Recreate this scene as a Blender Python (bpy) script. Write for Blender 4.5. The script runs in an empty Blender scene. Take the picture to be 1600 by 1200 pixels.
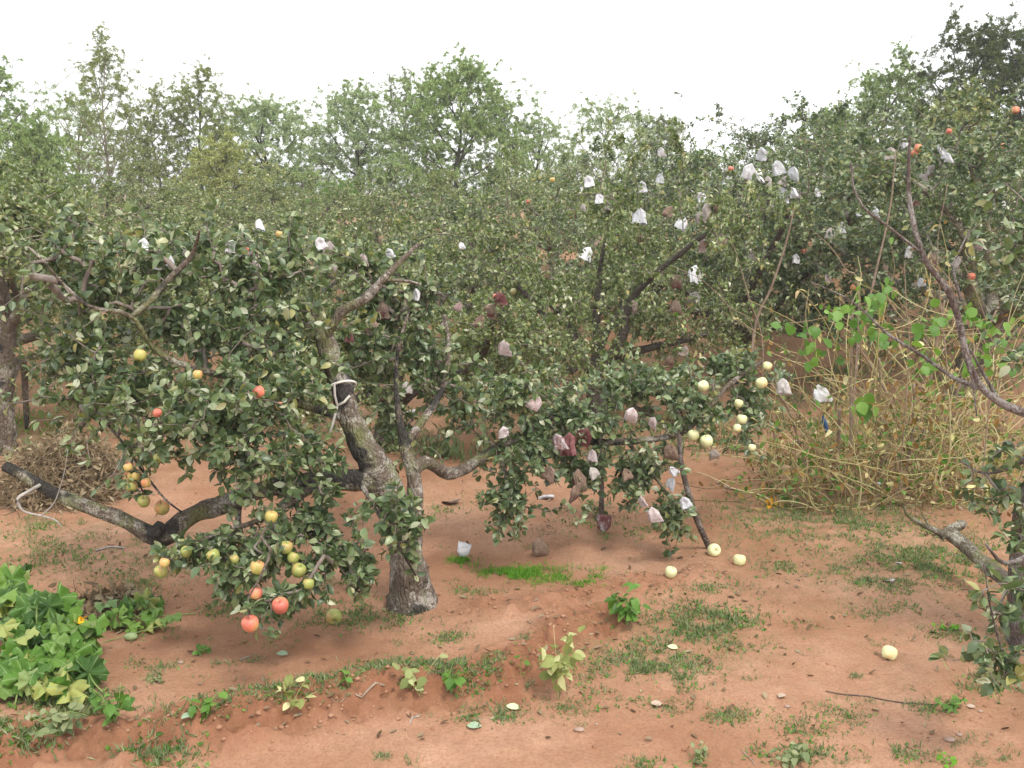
import bpy, math, random
import numpy as np
from mathutils import Vector, Matrix
R = math.radians
HAZE = .0018
S = bpy.context.scene
C = S.collection
random.seed(7)

# ---------------------------------------------------------------- camera, sky, sun
F = 1555.0
CAMZ = 2.5
PITCH = math.atan2(300, F)
cam = bpy.data.cameras.new('camera'); camo = bpy.data.objects.new('camera', cam); C.objects.link(camo)
cam.sensor_width = 36; cam.lens = F/1600*36; cam.clip_end = 3000; cam.clip_start = 0.05
camo.location = (0, 0, CAMZ); camo.rotation_euler = (math.pi/2-PITCH, 0, 0)
S.camera = camo
SUN_EL, SUN_AZ = R(58), R(150)       # azimuth measured clockwise from +Y
w = bpy.data.worlds.new('World'); S.world = w; w.use_nodes = True
nt = w.node_tree; bgn = nt.nodes['Background']
sky = nt.nodes.new('ShaderNodeTexSky'); sky.sky_type = 'NISHITA'; sky.sun_disc = False
sky.sun_elevation = SUN_EL; sky.sun_rotation = SUN_AZ; sky.dust_density = 4; sky.air_density = 1.2
mx = nt.nodes.new('ShaderNodeMix'); mx.data_type = 'RGBA'
tcn = nt.nodes.new('ShaderNodeTexCoord'); nz = nt.nodes.new('ShaderNodeTexNoise'); nz.inputs['Scale'].default_value = 1.6; nz.inputs['Detail'].default_value = 5
rp = nt.nodes.new('ShaderNodeValToRGB'); rp.color_ramp.elements[0].position = .3; rp.color_ramp.elements[0].color = (8.0, 8.3, 8.9, 1); rp.color_ramp.elements[1].position = .6; rp.color_ramp.elements[1].color = (10, 10, 10, 1)
nt.links.new(tcn.outputs['Generated'], nz.inputs['Vector']); nt.links.new(nz.outputs['Fac'], rp.inputs['Fac'])
mx.inputs[0].default_value = 0.94
nt.links.new(sky.outputs[0], mx.inputs[6]); nt.links.new(rp.outputs[0], mx.inputs[7]); nt.links.new(mx.outputs[2], bgn.inputs[0])
bgn.inputs[1].default_value = 0.115
sl = bpy.data.lights.new('sun', 'SUN'); sl.energy = 1.8; sl.angle = R(14); sl.color = (1, .93, .82)
so = bpy.data.objects.new('sun', sl); C.objects.link(so); so.location = (5, -5, 12)
sd = Vector((math.sin(SUN_AZ)*math.cos(SUN_EL), math.cos(SUN_AZ)*math.cos(SUN_EL), math.sin(SUN_EL)))
so.rotation_euler = (-sd).to_track_quat('-Z', 'Y').to_euler()
S.view_settings.view_transform = 'Standard'; S.view_settings.look = 'None'; S.view_settings.gamma = 1
S.view_settings.exposure = 0.68

# ---------------------------------------------------------------- numeric helpers
FWD = np.array([0, math.cos(PITCH), -math.sin(PITCH)]); UP = np.array([0, math.sin(PITCH), math.cos(PITCH)])
CAM = np.array([0, 0, CAMZ])
def ray(px, py): return FWD + (px-800)/F*np.array([1., 0, 0]) + (600-py)/F*UP
def at(px, py, Y):
    d = ray(px, py); return CAM + d*(Y/d[1])
def project(P):
    Q = P-CAM; dz = Q@FWD
    return 800+F*Q[:, 0]/dz, 600-F*(Q@UP)/dz, dz
def _h(i, j, s):
    v = np.sin(i*127.1+j*311.7+s*74.7)*43758.5453
    return v-np.floor(v)
def vn(x, y, s=0):
    i = np.floor(x); j = np.floor(y); u = x-i; v = y-j
    u = u*u*(3-2*u); v = v*v*(3-2*v)
    return (_h(i, j, s)*(1-u)+_h(i+1, j, s)*u)*(1-v)+(_h(i, j+1, s)*(1-u)+_h(i+1, j+1, s)*u)*v-.5
def sstep(a, b, x):
    t = np.clip((x-a)/(b-a), 0, 1); return t*t*(3-2*t)
def flat(px, py):
    d = ray(px, py); return CAM+d*(CAMZ/-d[2])
RIDGE = [flat(*p)[:2] for p in ((-60, 1215), (150, 1175), (330, 1150), (520, 1120), (700, 1085), (830, 1050), (890, 1005), (960, 965))]
RIDGE2 = [flat(*p)[:2] for p in ((760, 960), (860, 960), (960, 925), (1100, 905))]
RX = np.array([p[0] for p in RIDGE]); RY = np.array([p[1] for p in RIDGE])
def dist_poly(x, y, poly):
    best = np.full(np.shape(x), 1e9)
    for a, b in zip(poly[:-1], poly[1:]):
        ab = b-a; t = np.clip(((x-a[0])*ab[0]+(y-a[1])*ab[1])/(ab@ab), 0, 1)
        best = np.minimum(best, np.hypot(x-a[0]-t*ab[0], y-a[1]-t*ab[1]))
    return best
def loose(x, y):
    d = dist_poly(x, y, RIDGE)+vn(x*3, y*3, 5)*.16; d2 = dist_poly(x, y, RIDGE2)+vn(x*4, y*4, 6)*.2
    return np.maximum(1-sstep(.08, .3, d), .6*(1-sstep(.05, .25, d2)))
def gh(x, y):
    x = np.asarray(x, float); y = np.asarray(y, float)
    z = .95*sstep(13.5, 24, y) + .5*sstep(3.2, 6, x)*sstep(11.0, 12.4, y+vn(x, y, 9)*.7)
    z = z + .07*vn(x*.6, y*.6, 1) + .035*vn(x*1.7, y*1.7, 2)
    near = 1-sstep(12, 20, y)
    L = loose(x, y)
    z = z + near*(.014*vn(x*6, y*6, 3)+.006*vn(x*15, y*15, 4))
    z = z + L*(.045+.09*vn(x*7, y*9, 11)+.06*vn(x*18, y*22, 12)+.03*vn(x*34, y*38, 14)) 
    side = y-np.interp(x, RX, RY)+vn(x*5, y*5, 21)*.10+vn(x*14, y*14, 22)*.04
    xe = RIDGE[-1][0]
    z = z + .07*sstep(-.17, .09, side)*(1-sstep(.2, 2.2, side))*(1-sstep(xe-.5, xe+.15, x))
    z = z + near*.012*vn(x*40, y*40, 13)*(.25+L)
    return z
def gz(x, y): return float(gh(x, y))
def gpt(px, py, lift=0.):
    d = ray(px, py)
    for rng_ in ((2., 40., .06), None):
        if rng_ is None: rng_ = (t-.06, t+.002, .002)
        T_ = np.arange(*rng_); Q_ = CAM+d*T_[:, None]; b_ = np.nonzero(Q_[:, 2] <= gh(Q_[:, 0], Q_[:, 1]))[0]
        t = T_[b_[0]] if len(b_) else T_[-1]
    p = CAM+d*t
    return np.array([p[0], p[1], gz(p[0], p[1])+lift])

# ---------------------------------------------------------------- mesh helpers
def mesh_np(name, V, Fc, mat=None, smooth=True, uv=None):
    V = np.ascontiguousarray(V, dtype=np.float32); Fc = np.ascontiguousarray(Fc, dtype=np.int32)
    me = bpy.data.meshes.new(name); n, k = Fc.shape
    me.vertices.add(len(V)); me.vertices.foreach_set('co', V.ravel())
    me.loops.add(n*k); me.loops.foreach_set('vertex_index', Fc.ravel())
    me.polygons.add(n); me.polygons.foreach_set('loop_start', np.arange(0, n*k, k, dtype=np.int32))
    me.polygons.foreach_set('loop_total', np.full(n, k, np.int32))
    if smooth: me.polygons.foreach_set('use_smooth', np.ones(n, bool))
    me.update(calc_edges=True)
    if uv is not None:
        l = me.uv_layers.new(name='uv'); l.data.foreach_set('uv', np.ascontiguousarray(uv[Fc.ravel()], dtype=np.float32).ravel())
    if mat: me.materials.append(mat)
    return me
def link(name, me, parent=None, loc=None):
    o = bpy.data.objects.new(name, me); C.objects.link(o)
    if parent: o.parent = parent
    if loc is not None: o.location = loc
    return o
def tag(o, label=None, cat=None, group=None, kind=None):
    if label: o['label'] = label
    if cat: o['category'] = cat
    if group: o['group'] = group
    if kind: o['kind'] = kind
    return o
def empty(name, loc, label=None, cat=None, group=None, rz=0):
    o = bpy.data.objects.new(name, None); C.objects.link(o); o.location = loc; o.rotation_euler = (0, 0, rz)
    o.empty_display_size = .1
    return tag(o, label, cat, group)
def nrm(a): return a/np.maximum(np.linalg.norm(a, axis=-1, keepdims=True), 1e-9)

def tubes(polys, radii, sides=5, rough=0., rng=None, cap=True):
    """polys: list of (n,3) arrays, radii: list of (n,) -> V, F quads"""
    P = np.concatenate(polys); r = np.concatenate(radii)
    ids = np.concatenate([np.full(len(p), i) for i, p in enumerate(polys)])
    T = np.zeros_like(P)
    T[1:-1] = P[2:]-P[:-2]
    k = 0; refs = []
    for p in polys:
        n = len(p); T[k] = p[1]-p[0]; T[k+n-1] = p[-1]-p[-2]
        m = p[-1]-p[0]; a = np.array([1., 0, 0]) if abs(m[0]) <= min(abs(m[1]), abs(m[2])) else (np.array([0, 1., 0]) if abs(m[1]) <= abs(m[2]) else np.array([0, 0, 1.]))
        refs.append(np.repeat(a[None], n, 0)); k += n
    T = nrm(T); A = nrm(np.cross(T, np.concatenate(refs))); B = np.cross(T, A)
    ang = np.arange(sides)*2*math.pi/sides
    rr = r[:, None]*np.ones(sides)
    if rough:
        s = np.arange(len(P))[:, None]*.45
        rr = rr*(1+rough*(vn(s+0*ang, ang*1.6+ids[:, None]*7, 3)+vn(s*2.3, ang*3.2+ids[:, None]*3, 8)*.7)*1.6)
    V = P[:, None, :]+rr[..., None]*(np.cos(ang)[None, :, None]*A[:, None, :]+np.sin(ang)[None, :, None]*B[:, None, :])
    V = V.reshape(-1, 3)
    i = np.nonzero(ids[:-1] == ids[1:])[0]
    j = np.arange(sides); j2 = (j+1) % sides
    Fq = np.stack([i[:, None]*sides+j, i[:, None]*sides+j2, (i[:, None]+1)*sides+j2, (i[:, None]+1)*sides+j], -1).reshape(-1, 4)
    if cap:
        caps = []; k = 0; extra = []; nv = len(V)
        for p in polys:
            n = len(p)
            e = k+n-1; extra.append(P[e]+T[e]*r[e]*.5); c = nv+len(extra)-1
            for q in range(0, sides, 1): caps.append((e*sides+q, e*sides+(q+1) % sides, c, c))
            k += n
        V = np.concatenate([V, np.array(extra)]); capf = np.array(caps)
        # degenerate quads avoided: use a second apex slightly offset
        V = np.concatenate([V, V[-len(extra):]+1e-4]); capf[:, 3] += len(extra)
        Fq = np.concatenate([Fq, capf])
    return V, Fq
def smooth_poly(pts, step=.06):
    """Catmull-Rom through rows of (x,y,z,r)"""
    p = np.array(pts, float); p = np.vstack([2*p[0]-p[1], p, 2*p[-1]-p[-2]]); out = []
    for i in range(1, len(p)-2):
        n = max(2, int(np.linalg.norm(p[i+1, :3]-p[i, :3])/step))
        for t in np.arange(n)/n:
            out.append(.5*((2*p[i])+(-p[i-1]+p[i+1])*t+(2*p[i-1]-5*p[i]+4*p[i+1]-p[i+2])*t*t+(-p[i-1]+3*p[i]-3*p[i+1]+p[i+2])*t**3))
    out.append(p[-2]); return np.array(out)

def leaf_np(P, D, U, L, W, rng, hi=False, fold=.35, droop=.25):
    n = len(P); D = nrm(D); U = nrm(U-(U*D).sum(-1, keepdims=True)*D); Sd = np.cross(D, U)
    L = L[:, None, None]; W = W[:, None, None]
    if hi:
        a = np.array([0, .22, .52, .8, 1.]); wd = np.array([.04, .40, .5, .3, .02])
        al = np.repeat(a, 3); ac = (wd[:, None]*np.array([-1, 0, 1])).ravel()
        up = fold*np.abs(ac)*1.0; base = np.arange(5)[:-1, None]*3+np.array([0, 1])
        f = base.reshape(-1); fq = np.stack([f, f+1, f+4, f+3], -1)
    else:
        al = np.array([0, .5, 1., .5]); ac = np.array([0, -.5, 0, .5]); up = fold*np.abs(ac)
        fq = np.array([[0, 1, 2], [0, 2, 3]])
    cv = (rng.random(n)*1.3-.1)[:, None, None]*droop*2
    V = P[:, None, :]+D[:, None, :]*(al[None, :, None]*L)+Sd[:, None, :]*(ac[None, :, None]*W)+U[:, None, :]*(up[None, :, None]*W-cv*L*(al**2)[None, :, None])
    m = len(al); Fq = (np.arange(n)[:, None, None]*m+fq[None]).reshape(-1, fq.shape[1])
    return V.reshape(-1, 3), Fq

# ---------------------------------------------------------------- materials
def M(name): 
    m = bpy.data.materials.new(name); m.use_nodes = True; return m, m.node_tree, m.node_tree.nodes['Principled BSDF']
def ramp(nt, fac, stops):
    r = nt.nodes.new('ShaderNodeValToRGB'); e = r.color_ramp.elements
    while len(e) < len(stops): e.new(.5)
    for i, (p, c) in enumerate(stops): e[i].position = p; e[i].color = (*c, 1)
    nt.links.new(fac, r.inputs['Fac']); return r.outputs['Color']
def noise(nt, scale, detail=4, rough=.55, vec=None, dist=0):
    n = nt.nodes.new('ShaderNodeTexNoise'); n.inputs['Scale'].default_value = scale; n.inputs['Detail'].default_value = detail
    n.inputs['Roughness'].default_value = rough; n.inputs['Distortion'].default_value = dist
    if vec is None:
        t = nt.nodes.new('ShaderNodeTexCoord'); vec = t.outputs['Object']
    nt.links.new(vec, n.inputs['Vector']); return n.outputs['Fac']
def mixc(nt, fac, a, b, mode='MIX'):
    m = nt.nodes.new('ShaderNodeMix'); m.data_type = 'RGBA'; m.blend_type = mode
    for s, v in ((m.inputs[0], fac), (m.inputs[6], a), (m.inputs[7], b)):
        if isinstance(v, (int, float)): s.default_value = v
        elif isinstance(v, tuple): s.default_value = (*v, 1)
        else: nt.links.new(v, s)
    return m.outputs[2]
def mth(nt, op, a, b=0.):
    m = nt.nodes.new('ShaderNodeMath'); m.operation = op
    for s, v in ((m.inputs[0], a), (m.inputs[1], b)):
        if isinstance(v, (int, float)): s.default_value = v
        else: nt.links.new(v, s)
    return m.outputs[0]
def bump(nt, bs, h, strength, dist=.01):
    b = nt.nodes.new('ShaderNodeBump'); b.inputs['Strength'].default_value = strength; b.inputs['Distance'].default_value = dist
    nt.links.new(h, b.inputs['Height']); nt.links.new(b.outputs[0], bs.inputs['Normal'])
def leafmat(name, stops, rough=.5, trans=.28, spec=.4, nscale=1.2):
    m, nt, bs = M(name)
    g = nt.nodes.new('ShaderNodeNewGeometry')
    v = mth(nt, 'ADD', mth(nt, 'MULTIPLY', g.outputs['Random Per Island'], .75), mth(nt, 'MULTIPLY', noise(nt, nscale, 3), .25))
    col = ramp(nt, v, stops); nt.links.new(col, bs.inputs['Base Color'])
    bs.inputs['Roughness'].default_value = rough; bs.inputs['Specular IOR Level'].default_value = spec
    tr = nt.nodes.new('ShaderNodeBsdfTranslucent'); nt.links.new(mixc(nt, 1., col, (1., 1.1, .5), 'MULTIPLY'), tr.inputs[0])
    ms = nt.nodes.new('ShaderNodeMixShader'); ms.inputs[0].default_value = trans
    nt.links.new(bs.outputs[0], ms.inputs[1]); nt.links.new(tr.outputs[0], ms.inputs[2])
    nt.links.new(ms.outputs[0], nt.nodes['Material Output'].inputs[0]); return m
MAT = {}
MAT['leaf_near'] = leafmat('apple_leaf', [(.1, (.06, .095, .04)), (.4, (.105, .16, .07)), (.62, (.175, .24, .10)), (.74, (.28, .33, .17)), (.82, (.46, .49, .36)), (.87, (.36, .35, .13))], .36, .25, .6)  # palest green stops paint in glints and pale undersides; last stop is yellowing leaves
MAT['leaf_far'] = leafmat('orchard_leaf', [(.1, (.085, .12, .04)), (.4, (.15, .205, .07)), (.62, (.23, .295, .11)), (.74, (.33, .38, .18)), (.82, (.60, .61, .46)), (.87, (.44, .40, .16))], .38, .3, .6)  # whitish stop puts leaf glints into the colour, along with pale undersides
MAT['leaf_bright'] = leafmat('bright_leaf', [(.1, (.06, .15, .02)), (.5, (.12, .26, .04)), (.9, (.22, .38, .08))], .5, .35)
MAT['leaf_green'] = leafmat('woodland_green', [(.15, (.15, .23, .08)), (.5, (.28, .39, .15)), (.85, (.48, .58, .29))], .6, .3, .2, .4)
MAT['leaf_willow'] = leafmat('silvery_green', [(.15, (.22, .31, .16)), (.5, (.38, .48, .28)), (.85, (.64, .70, .50))], .6, .3, .2, .4)
MAT['leaf_dull'] = leafmat('dull_green', [(.1, (.17, .21, .07)), (.5, (.29, .34, .13)), (.9, (.45, .48, .24))], .6, .3, .2, .4)
MAT['leaf_grey'] = leafmat('grey_green', [(.1, (.16, .20, .11)), (.5, (.25, .30, .18)), (.9, (.38, .42, .28))], .6, .3, .2, .4)
MAT['leaf_yellow'] = leafmat('yellow_green', [(.15, (.20, .24, .07)), (.5, (.38, .42, .16)), (.82, (.68, .68, .38))], .6, .35, .2, .4)
MAT['leaf_dark'] = leafmat('dark_green', [(.1, (.06, .09, .03)), (.5, (.11, .15, .055)), (.9, (.19, .23, .10))], .6, .25, .2, .4)
MAT['weed'] = leafmat('weed', [(.1, (.13, .18, .08)), (.5, (.22, .27, .13)), (.9, (.36, .37, .22))], .7, .3, .2)
MAT['grass_bright'] = leafmat('bright_grass', [(.1, (.10, .26, .02)), (.5, (.17, .40, .04)), (.9, (.28, .50, .09))], .7, .35, .2)
MAT['dry'] = leafmat('dry_plant', [(.1, (.16, .11, .065)), (.5, (.30, .22, .14)), (.9, (.48, .40, .27))], .8, .2, .1)
MAT['dry_orange'] = leafmat('dry_leaf', [(.1, (.20, .11, .04)), (.5, (.33, .20, .075)), (.9, (.46, .35, .15))], .8, .3, .1)
MAT['vine'] = leafmat('vine_stem', [(.15, (.24, .17, .10)), (.4, (.42, .32, .18)), (.62, (.48, .45, .18)), (.85, (.64, .58, .34))], .7, .1, .1)
MAT['litter'] = leafmat('litter', [(.1, (.08, .05, .03)), (.45, (.17, .115, .065)), (.8, (.27, .21, .14)), (.92, (.33, .34, .2))], .8, .05, .1)

def barkmat(name, a, b, light, moss, black, sc=1.):
    m, nt, bs = M(name)
    tc = nt.nodes.new('ShaderNodeTexCoord'); v = tc.outputs['Object']
    n1 = noise(nt, 38*sc, 6, .65, v); n2 = noise(nt, 7*sc, 4, .6, v); n3 = noise(nt, 4*sc, 3, .6, v, .6); n4 = noise(nt, 90*sc, 3, .6, v)
    vo = nt.nodes.new('ShaderNodeTexVoronoi'); vo.feature = 'DISTANCE_TO_EDGE'; vo.inputs['Scale'].default_value = 42*sc
    mp = nt.nodes.new('ShaderNodeMapping'); mp.inputs['Scale'].default_value = (1, 1, .35)
    nt.links.new(v, mp.inputs[0]); nt.links.new(mp.outputs[0], vo.inputs['Vector'])
    c = ramp(nt, n1, [(.3, a), (.7, b)])
    if light: c = mixc(nt, ramp(nt, mth(nt, 'MULTIPLY', n2, mth(nt, 'ADD', n4, .5)), [(.50, (0, 0, 0)), (.60, (1, 1, 1))]), c, light)
    if moss: c = mixc(nt, ramp(nt, n3, [(.52, (0, 0, 0)), (.64, (.75, .75, .75))]), c, moss)
    if black:
        n5 = noise(nt, 3.3*sc, 3, .5, v, .3); c = mixc(nt, ramp(nt, n5, [(.55, (0, 0, 0)), (.60, (.9, .9, .9))]), c, black)
    nt.links.new(c, bs.inputs['Base Color']); bs.inputs['Roughness'].default_value = .85; bs.inputs['Specular IOR Level'].default_value = .2
    h = mth(nt, 'ADD', mth(nt, 'MULTIPLY', ramp(nt, vo.outputs['Distance'], [(0, (0, 0, 0)), (.25, (1, 1, 1))]), .7), n1)
    bump(nt, bs, h, .9, .012); return m
MAT['bark'] = barkmat('apple_bark', (.07, .052, .04), (.20, .16, .125), (.36, .33, .29), (.15, .165, .06), (.03, .028, .027))
MAT['bark_far'] = barkmat('orchard_bark', (.06, .05, .042), (.15, .13, .11), None, None, None)
MAT['bark_moss'] = barkmat('mossy_bark', (.10, .085, .065), (.22, .19, .14), (.38, .36, .30), (.17, .18, .05), None)
MAT['bark_pale'] = barkmat('pale_bark', (.2, .17, .13), (.36, .32, .26), None, None, None)
MAT['bark_smooth'] = barkmat('smooth_bark', (.075, .056, .048), (.16, .125, .11), (.26, .235, .22), None, None)
def plain(name, a, b, sc=20, rough=.8, bmp=.3, spec=.3, dist=.005):
    m, nt, bs = M(name); n = noise(nt, sc, 5); nt.links.new(ramp(nt, n, [(.3, a), (.7, b)]), bs.inputs['Base Color'])
    bs.inputs['Roughness'].default_value = rough; bs.inputs['Specular IOR Level'].default_value = spec; bump(nt, bs, n, bmp, dist); return m
MAT['twig'] = plain('twig_wood', (.12, .095, .08), (.26, .22, .19))
MAT['stick'] = plain('dry_stick', (.22, .16, .12), (.38, .29, .22))
MAT['deadwood'] = plain('dead_wood', (.26, .23, .21), (.46, .43, .40), 30)
MAT['cut'] = plain('cut_wood', (.06, .045, .04), (.16, .12, .09), 60)
MAT['strip'] = plain('cloth', (.62, .6, .54), (.78, .76, .7), 60)
MAT['stone'] = plain('stone', (.26, .17, .13), (.42, .31, .25), 30)
MAT['petal'] = plain('petal', (.75, .36, .01), (.85, .50, .03), 40, .6)
MAT['squash'] = plain('squash', (.22, .30, .13), (.34, .42, .22), 30, .5)
MAT['stem'] = plain('stem', (.16, .26, .06), (.3, .38, .14), 30, .6)
MAT['blue'] = plain('blue_plastic', (.03, .09, .22), (.06, .15, .32), 20, .4)
# paper
def paper(name, stops, sc=26):
    m, nt, bs = M(name); n = noise(nt, sc, 4, .6); oi = nt.nodes.new('ShaderNodeObjectInfo')
    v = mth(nt, 'ADD', mth(nt, 'MULTIPLY', n, .7), mth(nt, 'MULTIPLY', oi.outputs['Random'], .3))
    nt.links.new(ramp(nt, v, stops), bs.inputs['Base Color']); bs.inputs['Roughness'].default_value = .75; bs.inputs['Specular IOR Level'].default_value = .25
    bump(nt, bs, noise(nt, 30, 3, .5, None, 1.5), .8, .01)
    return m
MAT['W'] = paper('white_paper', [(.3, (.44, .44, .47)), (.6, (.76, .76, .80))])
MAT['G'] = paper('grey_paper', [(.3, (.27, .235, .215)), (.6, (.46, .42, .40)), (.72, (.6, .57, .56))])
MAT['B'] = paper('brown_paper', [(.3, (.15, .10, .075)), (.6, (.30, .215, .165)), (.75, (.42, .34, .28))])
MAT['P'] = paper('pinkish_paper', [(.3, (.32, .20, .19)), (.5, (.50, .41, .40)), (.65, (.66, .6, .62))])
MAT['Mr'] = paper('maroon_paper', [(.35, (.11, .035, .035)), (.5, (.20, .08, .08)), (.55, (.28, .18, .17)), (.64, (.5, .44, .46))])
def applemat(name, stops, speck):
    m, nt, bs = M(name); tc = nt.nodes.new('ShaderNodeTexCoord'); sp = nt.nodes.new('ShaderNodeSeparateXYZ')
    oi = nt.nodes.new('ShaderNodeObjectInfo')
    nt.links.new(tc.outputs['Object'], sp.inputs[0])
    mp = nt.nodes.new('ShaderNodeMapping'); mp.inputs['Scale'].default_value = (1, 1, .25); nt.links.new(tc.outputs['Object'], mp.inputs[0])
    cb = nt.nodes.new('ShaderNodeCombineXYZ'); nt.links.new(mth(nt, 'MULTIPLY', oi.outputs['Random'], 5), cb.inputs[0])
    va = nt.nodes.new('ShaderNodeVectorMath'); va.operation = 'ADD'; nt.links.new(mp.outputs[0], va.inputs[0]); nt.links.new(cb.outputs[0], va.inputs[1])
    n = noise(nt, 14, 3, .5, va.outputs[0]); streak = noise(nt, 90, 2, .5, mp.outputs[0])
    f = mth(nt, 'ADD', mth(nt, 'ADD', mth(nt, 'MULTIPLY', n, .8), mth(nt, 'MULTIPLY', streak, .15)), mth(nt, 'MULTIPLY', sp.outputs['Z'], 2.0))
    c = ramp(nt, f, stops)
    c = mixc(nt, ramp(nt, noise(nt, 60, 2, .5), [(.70, (0, 0, 0)), (.74, (speck, speck, speck))]), c, (.12, .08, .03))
    nt.links.new(c, bs.inputs['Base Color']); bs.inputs['Roughness'].default_value = .38; bs.inputs['Specular IOR Level'].default_value = .45
    bs.inputs['Subsurface Weight'].default_value = .05; bs.inputs['Subsurface Radius'].default_value = (.01, .006, .003)
    return m
MAT['a_red'] = applemat('red_apple', [(.3, (.62, .40, .16)), (.45, (.68, .22, .13)), (.62, (.55, .15, .11))], .2)
MAT['a_blush'] = applemat('blush_apple', [(.34, (.42, .42, .11)), (.5, (.58, .42, .15)), (.62, (.62, .25, .12))], .5)
MAT['a_green'] = applemat('green_apple', [(.3, (.24, .30, .07)), (.5, (.38, .40, .12)), (.62, (.50, .33, .13))], .6)
MAT['a_pale'] = applemat('pale_apple', [(.28, (.72, .42, .18)), (.38, (.70, .68, .36)), (.7, (.72, .76, .46))], .5)

# ground material
m, nt, bs = M('red_soil')
tc = nt.nodes.new('ShaderNodeTexCoord'); ov = tc.outputs['Object']
n1 = noise(nt, .9, 5, .6, ov); n2 = noise(nt, 6, 6, .65, ov); n3 = noise(nt, 60, 4, .7, ov); n4 = noise(nt, 220, 2, .6, ov)
base = ramp(nt, n1, [(.30, (.32, .16, .092)), (.5, (.45, .252, .158)), (.70, (.56, .345, .235))])
base = mixc(nt, ramp(nt, n2, [(.35, (.6, .6, .6)), (.65, (0, 0, 0))]), base, mixc(nt, .5, base, (.22, .09, .048)))
base = mixc(nt, ramp(nt, n3, [(.3, (.55, .55, .55)), (.6, (0, 0, 0))]), base, (.22, .105, .062))
att = nt.nodes.new('ShaderNodeAttribute'); att.attribute_name = 'loose'
base = mixc(nt, mth(nt, 'MULTIPLY', att.outputs['Fac'], .8), base, ramp(nt, n2, [(.3, (.17, .07, .037)), (.7, (.31, .135, .075))]))
att2 = nt.nodes.new('ShaderNodeAttribute'); att2.attribute_name = 'mossy'
base = mixc(nt, mth(nt, 'MULTIPLY', att2.outputs['Fac'], ramp(nt, noise(nt, 11, 5, .7, ov), [(.42, (0, 0, 0)), (.62, (.6, .6, .6))])), base, (.15, .15, .065))
vo = nt.nodes.new('ShaderNodeTexVoronoi'); vo.inputs['Scale'].default_value = 30; nt.links.new(ov, vo.inputs['Vector'])
peb = ramp(nt, vo.outputs['Distance'], [(.10, (1, 1, 1)), (.14, (0, 0, 0))])
wn = nt.nodes.new('ShaderNodeSeparateColor'); nt.links.new(vo.outputs['Color'], wn.inputs[0])
pm = mth(nt, 'MULTIPLY', peb, ramp(nt, wn.outputs[0], [(.90, (0, 0, 0)), (.92, (1, 1, 1))]))
base = mixc(nt, pm, base, ramp(nt, wn.outputs[1], [(0, (.12, .06, .04)), (.5, (.30, .19, .13)), (1, (.5, .38, .3))]))
nt.links.new(base, bs.inputs['Base Color']); bs.inputs['Roughness'].default_value = .95; bs.inputs['Specular IOR Level'].default_value = .1
h = mth(nt, 'ADD', mth(nt, 'ADD', mth(nt, 'MULTIPLY', n2, .6), mth(nt, 'MULTIPLY', n3, .5)), mth(nt, 'MULTIPLY', n4, .25))
bump(nt, bs, h, .7, .03)
MAT['soil'] = m

# ---------------------------------------------------------------- ground sheet
ys = np.concatenate([np.linspace(-60, 2, 30)[:-1], np.arange(2, 3.6, .08), np.arange(3.6, 7.5, .0125), np.arange(7.5, 12, .03), np.arange(12, 24, .15), 24*1.09**np.arange(0, 50)])
xn = np.concatenate([np.arange(0, 3.4, .0125), np.arange(3.4, 7, .05), np.arange(7, 14, .3), 14*1.13**np.arange(0, 36)])
xs = np.concatenate([-xn[:0:-1], xn])
X, Y = np.meshgrid(xs, ys); Z = gh(X, Y)
nx, ny = len(xs), len(ys)
i = np.arange(ny-1)[:, None]*nx+np.arange(nx-1)[None]
me = mesh_np('ground', np.stack([X, Y, Z], -1).reshape(-1, 3), np.stack([i, i+1, i+nx+1, i+nx], -1).reshape(-1, 4), MAT['soil'])
a = me.attributes.new('loose', 'FLOAT', 'POINT'); a.data.foreach_set('value', loose(X, Y).astype(np.float32).ravel())
# where low growth has taken hold of the soil: by the bean rows, under the right trees, beyond the first trees
def mossy(x, y):
    b = flat(1350, 830); c1 = np.exp(-(((x-b[0])/1.1)**2+((y-b[1])/1.5)**2))
    e = flat(1060, 1010); c2 = .9*np.exp(-(((x-e[0])/.5)**2+((y-e[1])/.3)**2))
    f = flat(150, 860); c3 = .8*np.exp(-(((x-f[0])/.9)**2+((y-f[1])/.6)**2))
    return np.clip(c1+c2+c3+.55*sstep(8, 12, y)+.12, 0, 1)
a = me.attributes.new('mossy', 'FLOAT', 'POINT'); a.data.foreach_set('value', mossy(X, Y).astype(np.float32).ravel())
tag(link('ground', me), kind='structure')

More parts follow.
